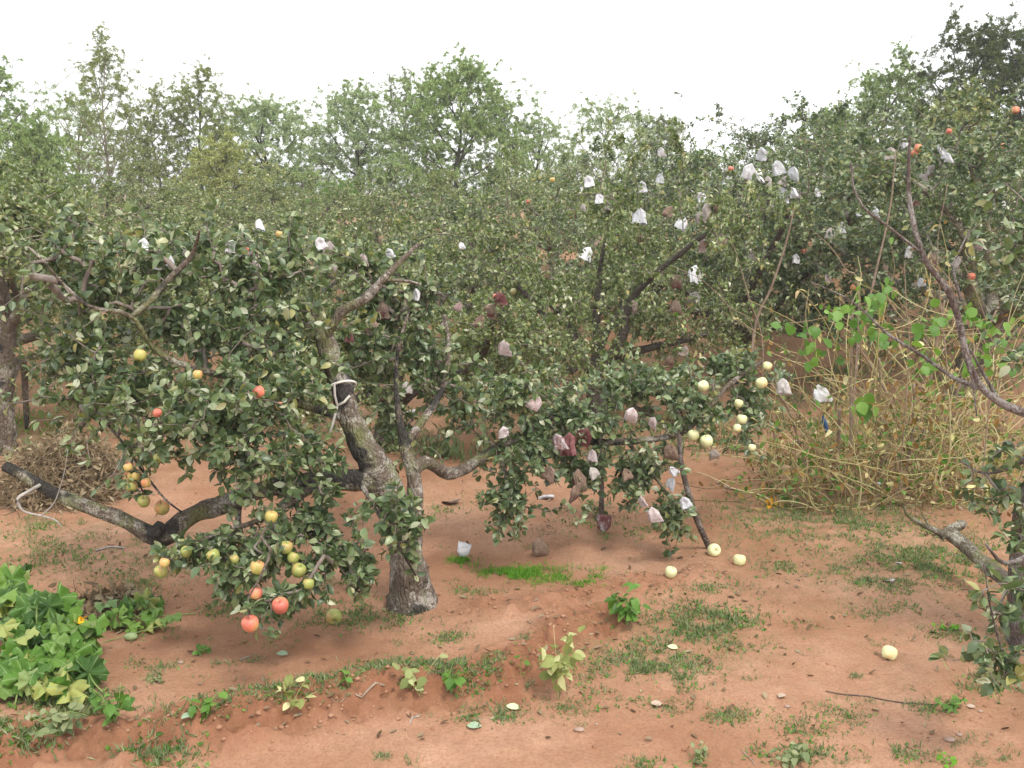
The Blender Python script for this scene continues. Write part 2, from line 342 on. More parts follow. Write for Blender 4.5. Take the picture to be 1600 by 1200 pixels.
# ---------------------------------------------------------------- tree grower
LEAFC = []          # leaf centres in world space, for hanging fruit at the outside of the foliage
class Skel: pass
def grow(limbs, blobs, nspur, seed, lpt=12, leaf=.075, hi=False, start=.35, sag=.0, trunk_n=1, wr=.62, up=.5, spread=1., soft=.62, upd=0.):
    """limbs: list of Nx4 smoothed arrays. blobs: (cx,cy,cz, rx,ry,rz, weight)."""
    rng = np.random.default_rng(seed)
    nodes = []
    for k, l in enumerate(limbs):
        s = int(len(l)*start) if k < trunk_n else 2
        nodes.append(l[s::2, :3])
    nodes = np.concatenate(nodes); NP = np.zeros((len(nodes)+nspur*14, 3)); n0 = len(nodes); NP[:n0] = nodes; cnt = n0
    owner = -np.ones(len(NP), int)
    B = np.array([b[:6] for b in blobs]); wgt = np.array([b[6] for b in blobs], float); wgt = wgt*np.sqrt(B[:, 3]*B[:, 5]); wgt /= wgt.sum()
    k = rng.choice(len(B), nspur, p=wgt); d = nrm(rng.normal(size=(nspur, 3))); r = np.minimum(np.abs(rng.normal(size=nspur))*soft+.15, 2.1)
    pts = B[k, :3]+d*r[:, None]*B[k, 3:6]
    dm = np.array([((nodes-p)**2).sum(1).min() for p in pts]); order = np.argsort(dm)
    polys, counts, parents = [], [], []
    ml, dl = [], []
    for q in order:
        p = pts[q]; dd = ((NP[:cnt]-p)**2).sum(1); j = int(dd.argmin()); a = NP[j]; dist = math.sqrt(dd[j])
        if dist < .03: continue
        n = max(3, min(12, int(dist/.09)+2)); t = np.linspace(0, 1, n)[:, None]
        mid = (a+p)/2+rng.normal(size=3)*dist*.14+np.array([0, 0, dist*(.12-sag)])
        poly = (1-t)**2*a+2*t*(1-t)*mid+t*t*p
        poly[1:-1] += rng.normal(size=(n-2, 3))*.008
        polys.append(poly); pid = len(polys)-1; counts.append(1.); parents.append(owner[j])
        m = n-1; NP[cnt:cnt+m] = poly[1:]; owner[cnt:cnt+m] = pid; cnt += m
    for k2 in range(len(polys)-1, -1, -1):
        if parents[k2] >= 0: counts[parents[k2]] += counts[k2]
    counts = np.array(counts)
    rad = [np.linspace(.0026*c**.44, max(.002, .0023*(c-1)**.42 if c > 1 else .002), len(p)) for c, p in zip(counts, polys)]
    # leaves
    Pn, Dn = [], []
    for p in polys:
        n = len(p); k1 = rng.integers(max(1, n-4), n, lpt) if n > 2 else rng.integers(0, n, lpt)
        k1[:lpt//2] = n-1
        f = rng.random(lpt)[:, None]; k0 = np.maximum(k1-1, 0)
        Pn.append(p[k0]*(1-f)+p[k1]*f); tdir = nrm(p[k1]-p[k0]+1e-6)
        rd = nrm(rng.normal(size=(lpt, 3))); Dn.append(nrm(tdir*.5+rd*spread+np.array([0, 0, -.05+upd])))
    P = np.concatenate(Pn); D = np.concatenate(Dn); P = P+D*.012
    U = nrm(rng.normal(size=P.shape)*.55+np.array([0, 0, up]))
    L = leaf*(.42+.75*rng.random(len(P))); W = L*wr*(.85+.3*rng.random(len(P)))
    s = Skel(); s.leafV, s.leafF = leaf_np(P, D, U, L, W, rng, hi); s.centres = P+D*leaf*.5
    s.twV, s.twF = tubes(polys, rad, 5 if hi else 3, cap=False); s.limbs = limbs; s.polys = polys; return s
def L4(pts, step=.06): return smooth_poly(pts, step)
def plimb(rows, step=.06):
    """rows of (px, py, depth, radius_m)"""
    return L4([(*at(a, b, c), r) for a, b, c, r in rows], step)
def pblob(rows):
    out = []
    for a, b, c, rx, ry, rd, wt in rows:
        p = at(a, b, c); out.append((*p, rx/F*c, rd, ry/F*c, wt))
    return out
def build_tree(name, label, cat, group, s, loc, bark, leafm, sides=10, rough=.12, twm='twig', crown='crown'):
    loc = np.array(loc, float); o = empty(name, loc, label, cat, group)
    V, Fq = tubes([l[:, :3]-loc for l in s.limbs], [l[:, 3] for l in s.limbs], sides, rough)
    me = mesh_np('trunk', np.concatenate([V, s.twV-loc]), np.concatenate([Fq, s.twF+len(V)]), MAT[bark]); me.materials.append(MAT[twm])
    me.polygons.foreach_set('material_index', np.r_[np.zeros(len(Fq), np.int32), np.ones(len(s.twF), np.int32)]); link('trunk', me, o)
    link(crown, mesh_np('crown', s.leafV-loc, s.leafF, MAT[leafm]), o)
    LEAFC.append(s.centres); o['_n'] = 0; del o['_n']
    return o
def copy_tree(o, loc, rz, sc, label, group=None, leafm=None):
    c = o.copy(); C.objects.link(c); c.location = loc; c.rotation_euler = (0, 0, rz); c.scale = sc; c['label'] = label
    if group: c['group'] = group
    for ch in list(o.children):
        d = ch.copy(); C.objects.link(d); d.parent = c
        if leafm and ch.name.startswith('crown'):
            d.material_slots[0].link = 'OBJECT'; d.material_slots[0].material = MAT[leafm]
    return c

# ---------------------------------------------------------------- hero apple tree
G0 = gpt(642, 944)
D0 = G0[1]
tr = L4([(G0[0], G0[1], G0[2]-.15, .22), (*at(642, 942, D0), .172), (*at(641, 920, D0), .142), (*at(640, 890, D0), .130), (*at(634, 850, D0), .112), (*at(622, 800, D0-.02), .112),
         (*at(598, 755, D0-.05), .118), (*at(572, 705, D0-.05), .092), (*at(548, 655, D0), .078), (*at(532, 600, D0+.05), .074), (*at(517, 565, D0+.05), .072), (*at(506, 520, D0+.1), .056), (*at(498, 492, D0+.1), .028)], .035)
hero_limbs = [tr,
  plimb([(606, 775, D0-.02, .10), (575, 750, D0-.08, .085), (520, 752, D0-.15, .072), (460, 757, D0-.2, .066), (410, 765, D0-.25, .062), (350, 788, D0-.3, .062), (300, 805, D0-.35, .06), (262, 835, D0-.4, .07), (240, 838, D0-.42, .062), (200, 815, D0-.42, .05), (150, 796, D0-.42, .045), (90, 772, D0-.4, .04), (40, 745, D0-.38, .038), (8, 728, D0-.36, .034)], .035),
  plimb([(252, 820, D0-.46, .03), (243, 830, D0-.5, .036), (240, 832, D0-.53, .036)], .03),
  plimb([(640, 850, D0+.06, .085), (648, 790, D0+.12, .078), (645, 740, D0+.18, .07), (632, 695, D0+.22, .055), (622, 640, D0+.3, .03), (620, 560, D0+.5, .02), (640, 480, D0+.7, .014)], .04),
  plimb([(646, 735, D0+.18, .05), (665, 722, D0+.25, .045), (700, 740, D0+.4, .045), (735, 728, D0+.55, .044), (775, 702, D0+.7, .04), (830, 688, D0+.85, .032), (900, 690, D0+.9, .028), (980, 690, D0+1., .026), (1060, 678, D0+1.1, .024), (1105, 640, D0+1.2, .023), (1140, 600, D0+1.3, .02), (1190, 565, D0+1.5, .012)], .05),
  plimb([(1060, 678, D0+1.1, .018), (1000, 640, D0+1.2, .014), (930, 610, D0+1.3, .01), (860, 590, D0+1.5, .008)], .06),
  plimb([(775, 702, D0+.7, .022), (790, 740, D0+.65, .014), (800, 790, D0+.6, .009)], .06),
  plimb([(900, 690, D0+.9, .018), (860, 650, D0+.9, .014), (800, 610, D0+.9, .009)], .06),
  plimb([(980, 690, D0+1., .016), (1020, 740, D0+.95, .012), (1060, 800, D0+.85, .007)], .06),
  plimb([(508, 530, D0+.08, .035), (535, 487, D0+.05, .038), (570, 468, D0+.05, .038), (600, 435, D0+.1, .031), (625, 410, D0+.15, .022), (655, 380, D0+.2, .012)], .04),
  plimb([(598, 437, D0+.1, .014), (640, 440, D0+.1, .011), (658, 445, D0+.1, .008)], .05),
  plimb([(545, 655, D0, .06), (500, 640, D0-.05, .05), (450, 625, D0-.1, .045), (400, 605, D0-.1, .04), (360, 590, D0-.1, .036), (300, 575, D0-.3, .032), (248, 552, D0-0.30, .028), (228, 528, D0-0.35, .026), (212, 500, D0-0.40, .024), (185, 487, D0-0.42, .022), (140, 478, D0-0.42, .017), (95, 440, D0-0.42, .014), (70, 410, D0-.6, .011), (42, 383, D0-.6, .008)], .04),
  plimb([(205, 495, D0-.4, .024), (235, 470, D0-.32, .028), (268, 432, D0-.25, .03), (300, 398, D0-.2, .022), (312, 360, D0-.3, .01)], .04),
  plimb([(360, 590, D0-.1, .03), (385, 560, D0-.15, .022), (395, 520, D0-.1, .018), (400, 450, D0, .012), (390, 380, D0+.1, .007)], .05),
  plimb([(400, 605, D0-.1, .03), (340, 630, D0-.3, .022), (280, 650, D0-.5, .015), (220, 670, D0-.6, .009)], .05),
  plimb([(450, 625, D0-.1, .03), (420, 660, D0-.4, .02), (380, 690, D0-.6, .013), (330, 700, D0-.7, .008)], .05),
  plimb([(500, 752, D0-.15, .035), (455, 785, D0-.55, .022), (400, 815, D0-.65, .018), (350, 830, D0-.75, .012), (300, 850, D0-.8, .008)], .05),
  plimb([(375, 775, D0-.25, .028), (372, 810, D0-.3, .022), (378, 835, D0-.35, .013)], .04),
  plimb([(460, 780, D0-.45, .018), (480, 830, D0-.6, .012), (520, 870, D0-.75, .008), (560, 930, D0-.8, .004)], .05),
  plimb([(440, 795, D0-.55, .010), (408, 838, D0-1.05, .008), (423, 858, D0-1.12, .008), (405, 905, D0-1.16, .007), (388, 935, D0-1.2, .005), (390, 962, D0-1.18, .003)], .04),
  plimb([(560, 750, D0-.1, .02), (590, 800, D0-.5, .012), (620, 850, D0-.6, .008), (650, 900, D0-.6, .004)], .05),
  plimb([(150, 640, D0-.2, .012), (190, 690, D0-.35, .011), (206, 712, D0-.4, .010), (235, 752, D0-.45, .009), (260, 782, D0-.46, .008), (284, 800, D0-.46, .006)], .05),
  plimb([(206, 712, D0-.4, .006), (208, 740, D0-.42, .005), (222, 765, D0-.45, .004), (232, 780, D0-.48, .003)], .04),
  plimb([(632, 695, D0+.22, .03), (690, 610, D0+.6, .02), (700, 540, D0+.8, .016), (690, 470, D0+.9, .012)], .05),
]
for k_, f_ in enumerate([.88, .84, 1., .62, .85, 1, 1, 1, 1, .72, .8, .52, .58, .8, .8, .8, .8, .8, .9, .9, .9, .7]):
    if k_ < len(hero_limbs): hero_limbs[k_][:, 3] *= f_
hero_blobs = pblob([
 (330, 660, D0-.6, 125, 80, .4, 1.3), (430, 600, D0-.3, 110, 75, .4, 1.1), (200, 610, D0-.25, 120, 80, .4, 1.0), (130, 560, D0+.05, 80, 85, .35, .95), (560, 560, D0+.5, 60, 80, .3, .6), (660, 560, D0+.8, 60, 80, .3, .6), (640, 470, D0+.9, 70, 60, .3, .5),
 (300, 510, D0, 140, 70, .35, .9), (140, 450, D0+.05, 100, 70, .35, .75), (90, 400, D0, 55, 45, .3, .5), (430, 490, D0+.1, 90, 80, .4, .9), (400, 420, D0+.2, 150, 50, .4, .8),
 (580, 480, D0+.9, 90, 80, .3, .7), (605, 560, D0+.8, 70, 80, .3, .5), (610, 660, D0+.7, 45, 70, .25, .4), (250, 400, D0+.1, 120, 50, .4, .9), (560, 410, D0+.85, 110, 45, .35, .6), (120, 345, D0+.1, 20, 30, .1, .15), (330, 350, D0+.1, 15, 30, .1, .12), (460, 350, D0+.2, 20, 30, .1, .15), (220, 350, D0+.1, 25, 25, .1, .15),
 (480, 810, D0-.55, 100, 55, .3, .9), (410, 870, D0-.75, 80, 50, .25, .9), (310, 860, D0-.8, 70, 30, .2, .8), (440, 935, D0-.9, 70, 28, .2, .9), (360, 900, D0-.9, 35, 40, .15, .7), (510, 870, D0-.7, 60, 50, .2, .7),
 (215, 745, D0-.42, 28, 32, .1, .25), (565, 890, D0-.75, 30, 65, .15, .5), (620, 800, D0-.6, 45, 60, .15, .6), (640, 850, D0-.55, 18, 50, .1, .3), (500, 720, D0-.5, 70, 40, .2, .4), (230, 700, D0-.5, 60, 25, .25, .5), (400, 725, D0-.6, 70, 30, .2, .6),
 (800, 610, D0+.9, 100, 50, .4, .9), (890, 650, D0+.9, 120, 45, .4, 1.), (1000, 600, D0+1.2, 120, 50, .4, .9), (830, 700, D0+.7, 70, 45, .3, .9), (795, 775, D0+.6, 45, 60, .25, .9),
 (900, 735, D0+.9, 80, 45, .3, .8), (1000, 740, D0+.95, 70, 55, .3, .8), (1050, 808, D0+.8, 26, 38, .15, .7), (1080, 640, D0+1.2, 90, 45, .3, .8), (1170, 640, D0+1.4, 50, 60, .3, .6), (720, 640, D0+.9, 60, 70, .3, .4), (1130, 570, D0+1.5, 80, 40, .3, .6),
])
s = grow(hero_limbs, hero_blobs, 3700, 11, lpt=11, leaf=.056, hi=True, start=.55)
hero = build_tree('apple_tree', 'gnarled foreground apple tree with mossy forked trunk and long low limb reaching left', 'apple tree', 'apple trees of the orchard', s, G0, 'bark', 'leaf_near', 18, .2)
# dead forked twig on the low limb
dt = [plimb([(62, 758, D0-.42, .014), (45, 768, D0-.5, .013), (28, 780, D0-.55, .012), (36, 798, D0-.55, .008), (65, 806, D0-.57, .006), (85, 812, D0-.58, .005), (97, 823, D0-.6, .003)], .02),
      plimb([(64, 806, D0-.57, .005), (85, 785, D0-.58, .004), (100, 740, D0-.6, .003), (106, 702, D0-.6, .002)], .03)]
V, Fq = tubes([l[:, :3]-G0 for l in dt], [l[:, 3]*.75 for l in dt], 7, .2)
tag(link('dead_twig', mesh_np('dead_twig', V, Fq, MAT['deadwood']), hero), 'bleached dead forked twig')
dt = plimb([(592, 765, D0-.13, .006), (570, 730, D0-.15, .006)], .03)

# ---------------------------------------------------------------- further apple trees
def generic(seed, h=2.8, r=2.1, nspur=760, lpt=17, leaf=.075, low=.55, hi=False):
    rng = np.random.default_rng(seed); limbs = []; fork = .55+.2*rng.random(); lean = rng.normal(size=2)*.12
    top = np.array([lean[0], lean[1], fork])
    limbs.append(L4([(0, 0, -.15, .17), (0, 0, .05, .14), (*(top*.6+np.array([.03, 0, 0])), .12), (*top, .12)], .06))
    n = 6; blobs = []
    for k in range(n):
        a = 2*math.pi*(k+rng.random()*.5)/n; rr = r*(.65+.25*rng.random()); zz = h*(.6+.22*rng.random()) if k % 2 else h*(.42+.15*rng.random())
        e = np.array([math.cos(a)*rr, math.sin(a)*rr, zz]); md = top*.45+e*.5+rng.normal(size=3)*.12
        limbs.append(L4([(*(top-np.array([0, 0, .05])), .08), (*(top*.75+e*.22+np.array([0, 0, .06])), .06), (*md, .04), (*(md*.35+e*.7+rng.normal(size=3)*.08), .025), (*e, .01)], .08))
        blobs.append((*e, r*.42, r*.42, h*.2, 1.)); blobs.append((*(md+np.array([0, 0, .25])), r*.4, r*.4, h*.17, .8))
        if k % 2 == 0: blobs.append((e[0]*1.05, e[1]*1.05, h*low*.62, r*.3, r*.3, h*.15, .6))
    e = np.array([rng.normal()*.2, rng.normal()*.2, h*.85]); limbs.append(L4([(*top, .06), (*(top*.5+e*.5+rng.normal(size=3)*.1), .04), (*e, .012)], .08)); blobs.append((*e, r*.5, r*.5, h*.17, 1.2))
    for k in range(5):                                   # upright water shoots break the outline
        a = rng.random()*6.28; rr = r*rng.random()*.8; b = (math.cos(a)*rr, math.sin(a)*rr, h*(.97+.1*rng.random())); blobs.append((*b, .12, .12, .22, .35))
    return grow(limbs, blobs, nspur, seed, lpt=lpt, leaf=leaf, hi=hi, start=.8)
protos = []
GRP = 'apple trees of the orchard'
spots = [  # x, y, rot, scale(xy, z), variant, label, leafmat
 (-5.6, 10.6, 0, 1.0, .93, 'leafy apple tree in the second row right behind the old trunk at the left edge'),
 (-1.3, 9.6, 2., .85, .78, 'apple tree right behind the forked foreground tree, its limbs holding brown torn fruit bags'),
 (.95, 10.6, 4.1, .88, 1.02, 'apple tree in the centre with dark bare limbs and many white bags'),
 (3.1, 13.0, 1.0, 1.1, 1.08, 'apple tree behind the bare sticks, topped by a cluster of white bags'),
 (5.3, 11.5, 2.4, 1.2, 1.12, 'apple tree behind the bean poles with red apples and crumpled bags near its top'),
 (-3.4, 12.6, 5.1, .95, .78, 'apple tree in the second row left of centre with a few white bags'),
 (-7.4, 13.0, .7, 1., .95, 'dense apple tree at far left behind the grey trunk'),
 (-.6, 14.6, 3.3, 1., .92, 'apple tree in the third row behind the brown bagged tree'),
 (4.6, 15.4, 5.6, 1.25, 1.15, 'apple tree on the slope right of the white bag cluster'),
 (8.1, 14.8, .3, 1.3, 1.15, 'tall apple tree at upper right edge with red apples high up'),
 (-5.4, 16.0, 1.9, 1., .82, 'apple tree in the third row before the slender pale trunked tree'),
 (2.4, 17.4, 3.9, 1.05, 1.0, 'apple tree on the slope behind the centre tree'),
 (-2.4, 17.8, 4.8, 1., .80, 'apple tree in the back row below the broad green woodland tree'),
 (-9.4, 17., 2.7, 1., .95, 'apple tree in the back row below the dark tree at left edge'),
 (8.0, 19.8, 1.3, 1.2, 1.0, 'apple tree high on the slope below the dark poplar'),
 (4.9, 20.6, 2.2, 1.1, 1.05, 'apple tree high on the slope at the skyline dip'),
 (.9, 20.8, 5.2, 1., .85, 'apple tree in the last row below the grey slender tree'),
 (-5.0, 20.6, .9, 1., .75, 'apple tree in the last row below the silvery willow'),
 (-8.6, 21.4, 4.4, 1., .75, 'apple tree in the last row below the brownish thin tree'),
 (11.9, 18.6, 3.6, 1.2, 1.1, 'apple tree at the far right of the slope, mostly cut by the frame'),
]
for k, sd_ in enumerate((101, 202, 303, 404)):
    sk = generic(sd_, nspur=1600, lpt=18, leaf=.058)
    x, y, rz, sxy, sz, lab = spots[k]
    base = (x, y, gz(x, y)-.02)
    for l in sk.limbs: pass
    zero = np.zeros(3); ctr = sk.centres.copy()
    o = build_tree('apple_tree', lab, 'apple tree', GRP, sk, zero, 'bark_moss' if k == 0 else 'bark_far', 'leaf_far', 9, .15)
    LEAFC.pop(); o.location = base; o.rotation_euler = (0, 0, rz); o.scale = (sxy, sxy, sz)
    protos.append((o, ctr))
def addc(ctr, base, rz, sxy, sz):
    c_, s_ = math.cos(rz), math.sin(rz); q = ctr*np.array([sxy, sxy, sz])
    LEAFC.append(np.stack([q[:, 0]*c_-q[:, 1]*s_, q[:, 0]*s_+q[:, 1]*c_, q[:, 2]], -1)+np.array(base))
for k, (x, y, rz, sxy, sz, lab) in enumerate(spots):
    o, ctr = protos[k % 4]; base = (x, y, gz(x, y)-.02)
    if k >= 4: o = copy_tree(o, base, rz, (sxy, sxy, sz), lab)
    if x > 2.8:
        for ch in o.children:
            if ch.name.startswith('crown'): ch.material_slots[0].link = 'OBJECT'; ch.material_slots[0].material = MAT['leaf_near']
    addc(ctr, base, rz, sxy, sz)

# left edge tree gets its upright old trunk
LB = gpt(14, 708)
ll = [plimb([(8, 716, LB[1], .12), (10, 690, LB[1], .095), (6, 600, LB[1], .085), (12, 520, LB[1], .08), (2, 450, LB[1], .07), (-6, 400, LB[1], .06), (-20, 340, LB[1], .04)], .05),
      plimb([(10, 520, LB[1], .06), (32, 480, LB[1]-.1, .045), (45, 450, LB[1]-.1, .03), (80, 400, LB[1]-.1, .018), (130, 360, LB[1], .008)], .05),
      plimb([(12, 600, LB[1], .05), (34, 560, LB[1]+.3, .035), (40, 620, LB[1]+.4, .03), (42, 670, LB[1]+.4, .02)], .05),
      plimb([(8, 450, LB[1], .05), (-60, 400, LB[1]+.2, .03), (-120, 340, LB[1]+.2, .01)], .05)]
lb = pblob([(60, 350, LB[1]+.1, 80, 40, .5, 1.), (110, 400, LB[1]+.2, 60, 40, .4, .6), (-60, 350, LB[1], 80, 60, .5, 1.), (20, 330, LB[1]+.2, 60, 30, .4, .7), (90, 560, LB[1]+.6, 50, 60, .4, .5), (20, 290, LB[1]+.2, 30, 30, .2, .3), (80, 300, LB[1]+.3, 15, 30, .2, .2)])
s = grow(ll, lb, 620, 55, lpt=12, leaf=.062, start=.4)
build_tree('apple_tree', 'old apple tree with upright grey trunk cut by the left edge above the brush pile', 'apple tree', GRP, s, LB, 'bark', 'leaf_far', 14, .18)

# right edge tree, trunk just outside the frame
RB = np.array([2.95, 5.25, gz(2.95, 5.25)])
rl = [L4([(*(RB-np.array([0, 0, .15])), .17), (*(RB+np.array([0, 0, .05])), .14), (*(RB+np.array([-.05, 0, .5])), .12), (*(RB+np.array([-.1, -.1, .95])), .10), (*(RB+np.array([.1, -.2, 1.5])), .06), (*(RB+np.array([.2, -.2, 2.1])), .03)], .05),
 plimb([(1760, 700, 5.1, .05), (1660, 668, 4.9, .036), (1600, 645, 4.8, .027), (1562, 628, 4.8, .024), (1530, 600, 4.8, .021), (1510, 555, 4.8, .020), (1498, 500, 4.8, .020), (1482, 455, 4.8, .019), (1448, 410, 4.8, .017), (1430, 360, 4.85, .016), (1420, 300, 4.9, .013), (1420, 255, 4.9, .011), (1422, 212, 4.9, .005)], .04),
 plimb([(1436, 392, 4.8, .009), (1385, 352, 4.8, .008), (1350, 325, 4.8, .007), (1333, 290, 4.8, .006), (1331, 255, 4.8, .004)], .05),
 plimb([(1535, 608, 4.8, .014), (1490, 590, 4.9, .012), (1440, 555, 5.0, .010), (1385, 520, 5.1, .008), (1330, 470, 5.2, .005), (1265, 440, 5.3, .003)], .05),
 plimb([(1502, 470, 4.8, .010), (1490, 420, 4.9, .007), (1500, 390, 5.0, .006), (1515, 360, 5., .004)], .05),
 plimb([(1512, 560, 4.8, .008), (1520, 600, 4.7, .006), (1526, 650, 4.6, .004)], .05),
 plimb([(1562, 628, 4.8, .012), (1540, 590, 4.85, .01), (1515, 545, 4.9, .006)], .05),
 plimb([(1800, 700, 5.2, .05), (1690, 800, 4.6, .03), (1620, 860, 4.3, .02), (1570, 880, 4.15, .012), (1540, 850, 4.1, .006)], .05),
 plimb([(1800, 850, 5.2, .04), (1700, 1000, 4.3, .02), (1640, 1050, 4.0, .011), (1580, 1040, 3.95, .007), (1550, 960, 3.95, .005), (1538, 880, 3.95, .003)], .05),
 plimb([(1800, 700, 5.2, .05), (1700, 560, 5.0, .025), (1620, 430, 4.9, .014), (1570, 370, 4.9, .007)], .05),
 plimb([(1660, 668, 4.9, .03), (1600, 720, 5.1, .016), (1540, 740, 5.2, .009), (1500, 720, 5.2, .005)], .05),
]
for l_ in rl[1:]: l_[:, 3] *= .82
rb = pblob([(1580, 395, 4.9, 35, 45, .2, .5), (1610, 360, 4.9, 50, 60, .3, .6), (1565, 700, 5.1, 60, 40, .3, .8), (1560, 780, 5.1, 60, 40, .3, .8), (1600, 850, 4.4, 50, 40, .25, .6),
 (1555, 960, 3.98, 45, 35, .15, .8), (1570, 1040, 3.95, 60, 50, .15, 1.), (1530, 1010, 3.95, 35, 20, .12, .5), (1610, 940, 4., 40, 60, .2, .8), (1600, 560, 5., 40, 30, .3, .3), (1700, 500, 5.2, 100, 200, .6, 1.5), (1700, 800, 5., 80, 150, .5, 1.5)])
s = grow(rl, rb, 330, 33, lpt=8, leaf=.062, hi=True, start=.8)
rt = build_tree('apple_tree', 'apple tree whose bare smooth branches and leafy sprays reach in from the right edge', 'apple tree', GRP, s, RB, 'bark_smooth', 'leaf_near', 12, .08)
# old lying limb at right
lg = [plimb([(1720, 985, 5.3, .07), (1640, 945, 5.6, .065), (1590, 918, 5.75, .062), (1545, 885, 5.95, .058), (1515, 860, 6.1, .055), (1490, 838, 6.2, .052), (1485, 832, 6.22, .046)], .035),
      plimb([(1470, 840, 6.2, .03), (1485, 828, 6.22, .034), (1502, 820, 6.24, .036), (1506, 819, 6.25, .03)], .03),
      plimb([(1480, 836, 6.2, .035), (1462, 830, 6.2, .026), (1445, 822, 6.2, .02), (1428, 812, 6.2, .015), (1416, 802, 6.2, .012), (1413, 790, 6.2, .004)], .03),
      plimb([(1453, 824, 6.2, .007), (1440, 800, 6.2, .005), (1432, 780, 6.2, .003)], .03)]
b0 = lg[0][0, :3].copy()
V, Fq = tubes([l[:, :3]-b0 for l in lg], [l[:, 3]*.82 for l in lg], 14, .25)
o = empty('fallen_limb', b0, 'thick mossy broken limb with knotted end slanting into the lower right edge', 'branch')
link('wood', mesh_np('wood', V, Fq, MAT['bark_moss']), o)

# ---------------------------------------------------------------- woodland trees behind
def wood(name, label, px, topy, Y, halfw, basez, kind, leafm, bark, seed, nspur, leaf, lpt=20, dens=1., narrow=False, bare=.15, trunk_r=.11):
    rng = np.random.default_rng(seed); x = (px-800)/F*Y; z0 = gz(x, Y); base = np.array([x, Y, z0])
    top = at(px, topy, Y)[2]-z0; wv = halfw/F*Y
    wob = rng.normal(size=(5, 2))*wv*.07
    tz = np.linspace(0, 1, 6); tp = [(0, 0, -.2, trunk_r*1.2)]+[(wob[k, 0], wob[k, 1], top*.96*tz[k+1], trunk_r*(1-tz[k+1]*.92)) for k in range(5)]
    limbs = [L4(tp, .25)]; blobs = []
    nb = 24 if not narrow else 16
    for k in range(nb):
        f = bare+(1-bare)*((k+.6*rng.random())/nb); a = k*2.4+rng.random()
        env = math.sin(math.pi*min(1, (f-bare*.6)/(1-bare*.6)*.80+.13))**.8
        rr = wv*env*(.55+.4*rng.random()); zb = top*f
        e = np.array([math.cos(a)*rr, math.sin(a)*rr, zb]); q = limbs[0][min(len(limbs[0])-1, int(len(limbs[0])*max(.08, f-.18))), :3]
        limbs.append(L4([(*q, trunk_r*.35), (*(q*.5+e*.5-np.array([0, 0, .1])), trunk_r*.22), (*e, .01)], .25))
        blobs.append((*e, wv*.46*(.4+env*.7), wv*.46*(.4+env*.7), top*(.075 if not narrow else .08), 1.))
        if rng.random() < .6: blobs.append((e[0]*.5, e[1]*.5, zb+top*.04, wv*.35*env+.1, wv*.35*env+.1, top*.07, .6))
    blobs.append((wob[4, 0], wob[4, 1], top*.93, wv*.16+.05, wv*.16+.05, top*.07, .6))
    blobs.append((wob[4, 0]+rng.normal()*wv*.2, wob[4, 1], top*.88, wv*.2+.05, wv*.2+.05, top*.06, .5))
    for k in range(8):                                   # wispy upright shoots
        q = blobs[int(rng.integers(len(blobs)//2, len(blobs)))]; blobs.append((q[0]+rng.normal()*.1, q[1], q[2]+q[5]*1.1, .10, .10, top*.05, .5))
    s = grow(limbs, blobs, nspur, seed, lpt=int(lpt*1.7), leaf=leaf*.58, start=.1, wr=.34, up=.1, soft=1.0, upd=.55)
    zero = np.zeros(3)
    o = build_tree(name, label, 'tree', 'woodland trees behind the orchard', s, zero, bark, leafm, 7, .1); LEAFC.pop()
    o.location = base; return o
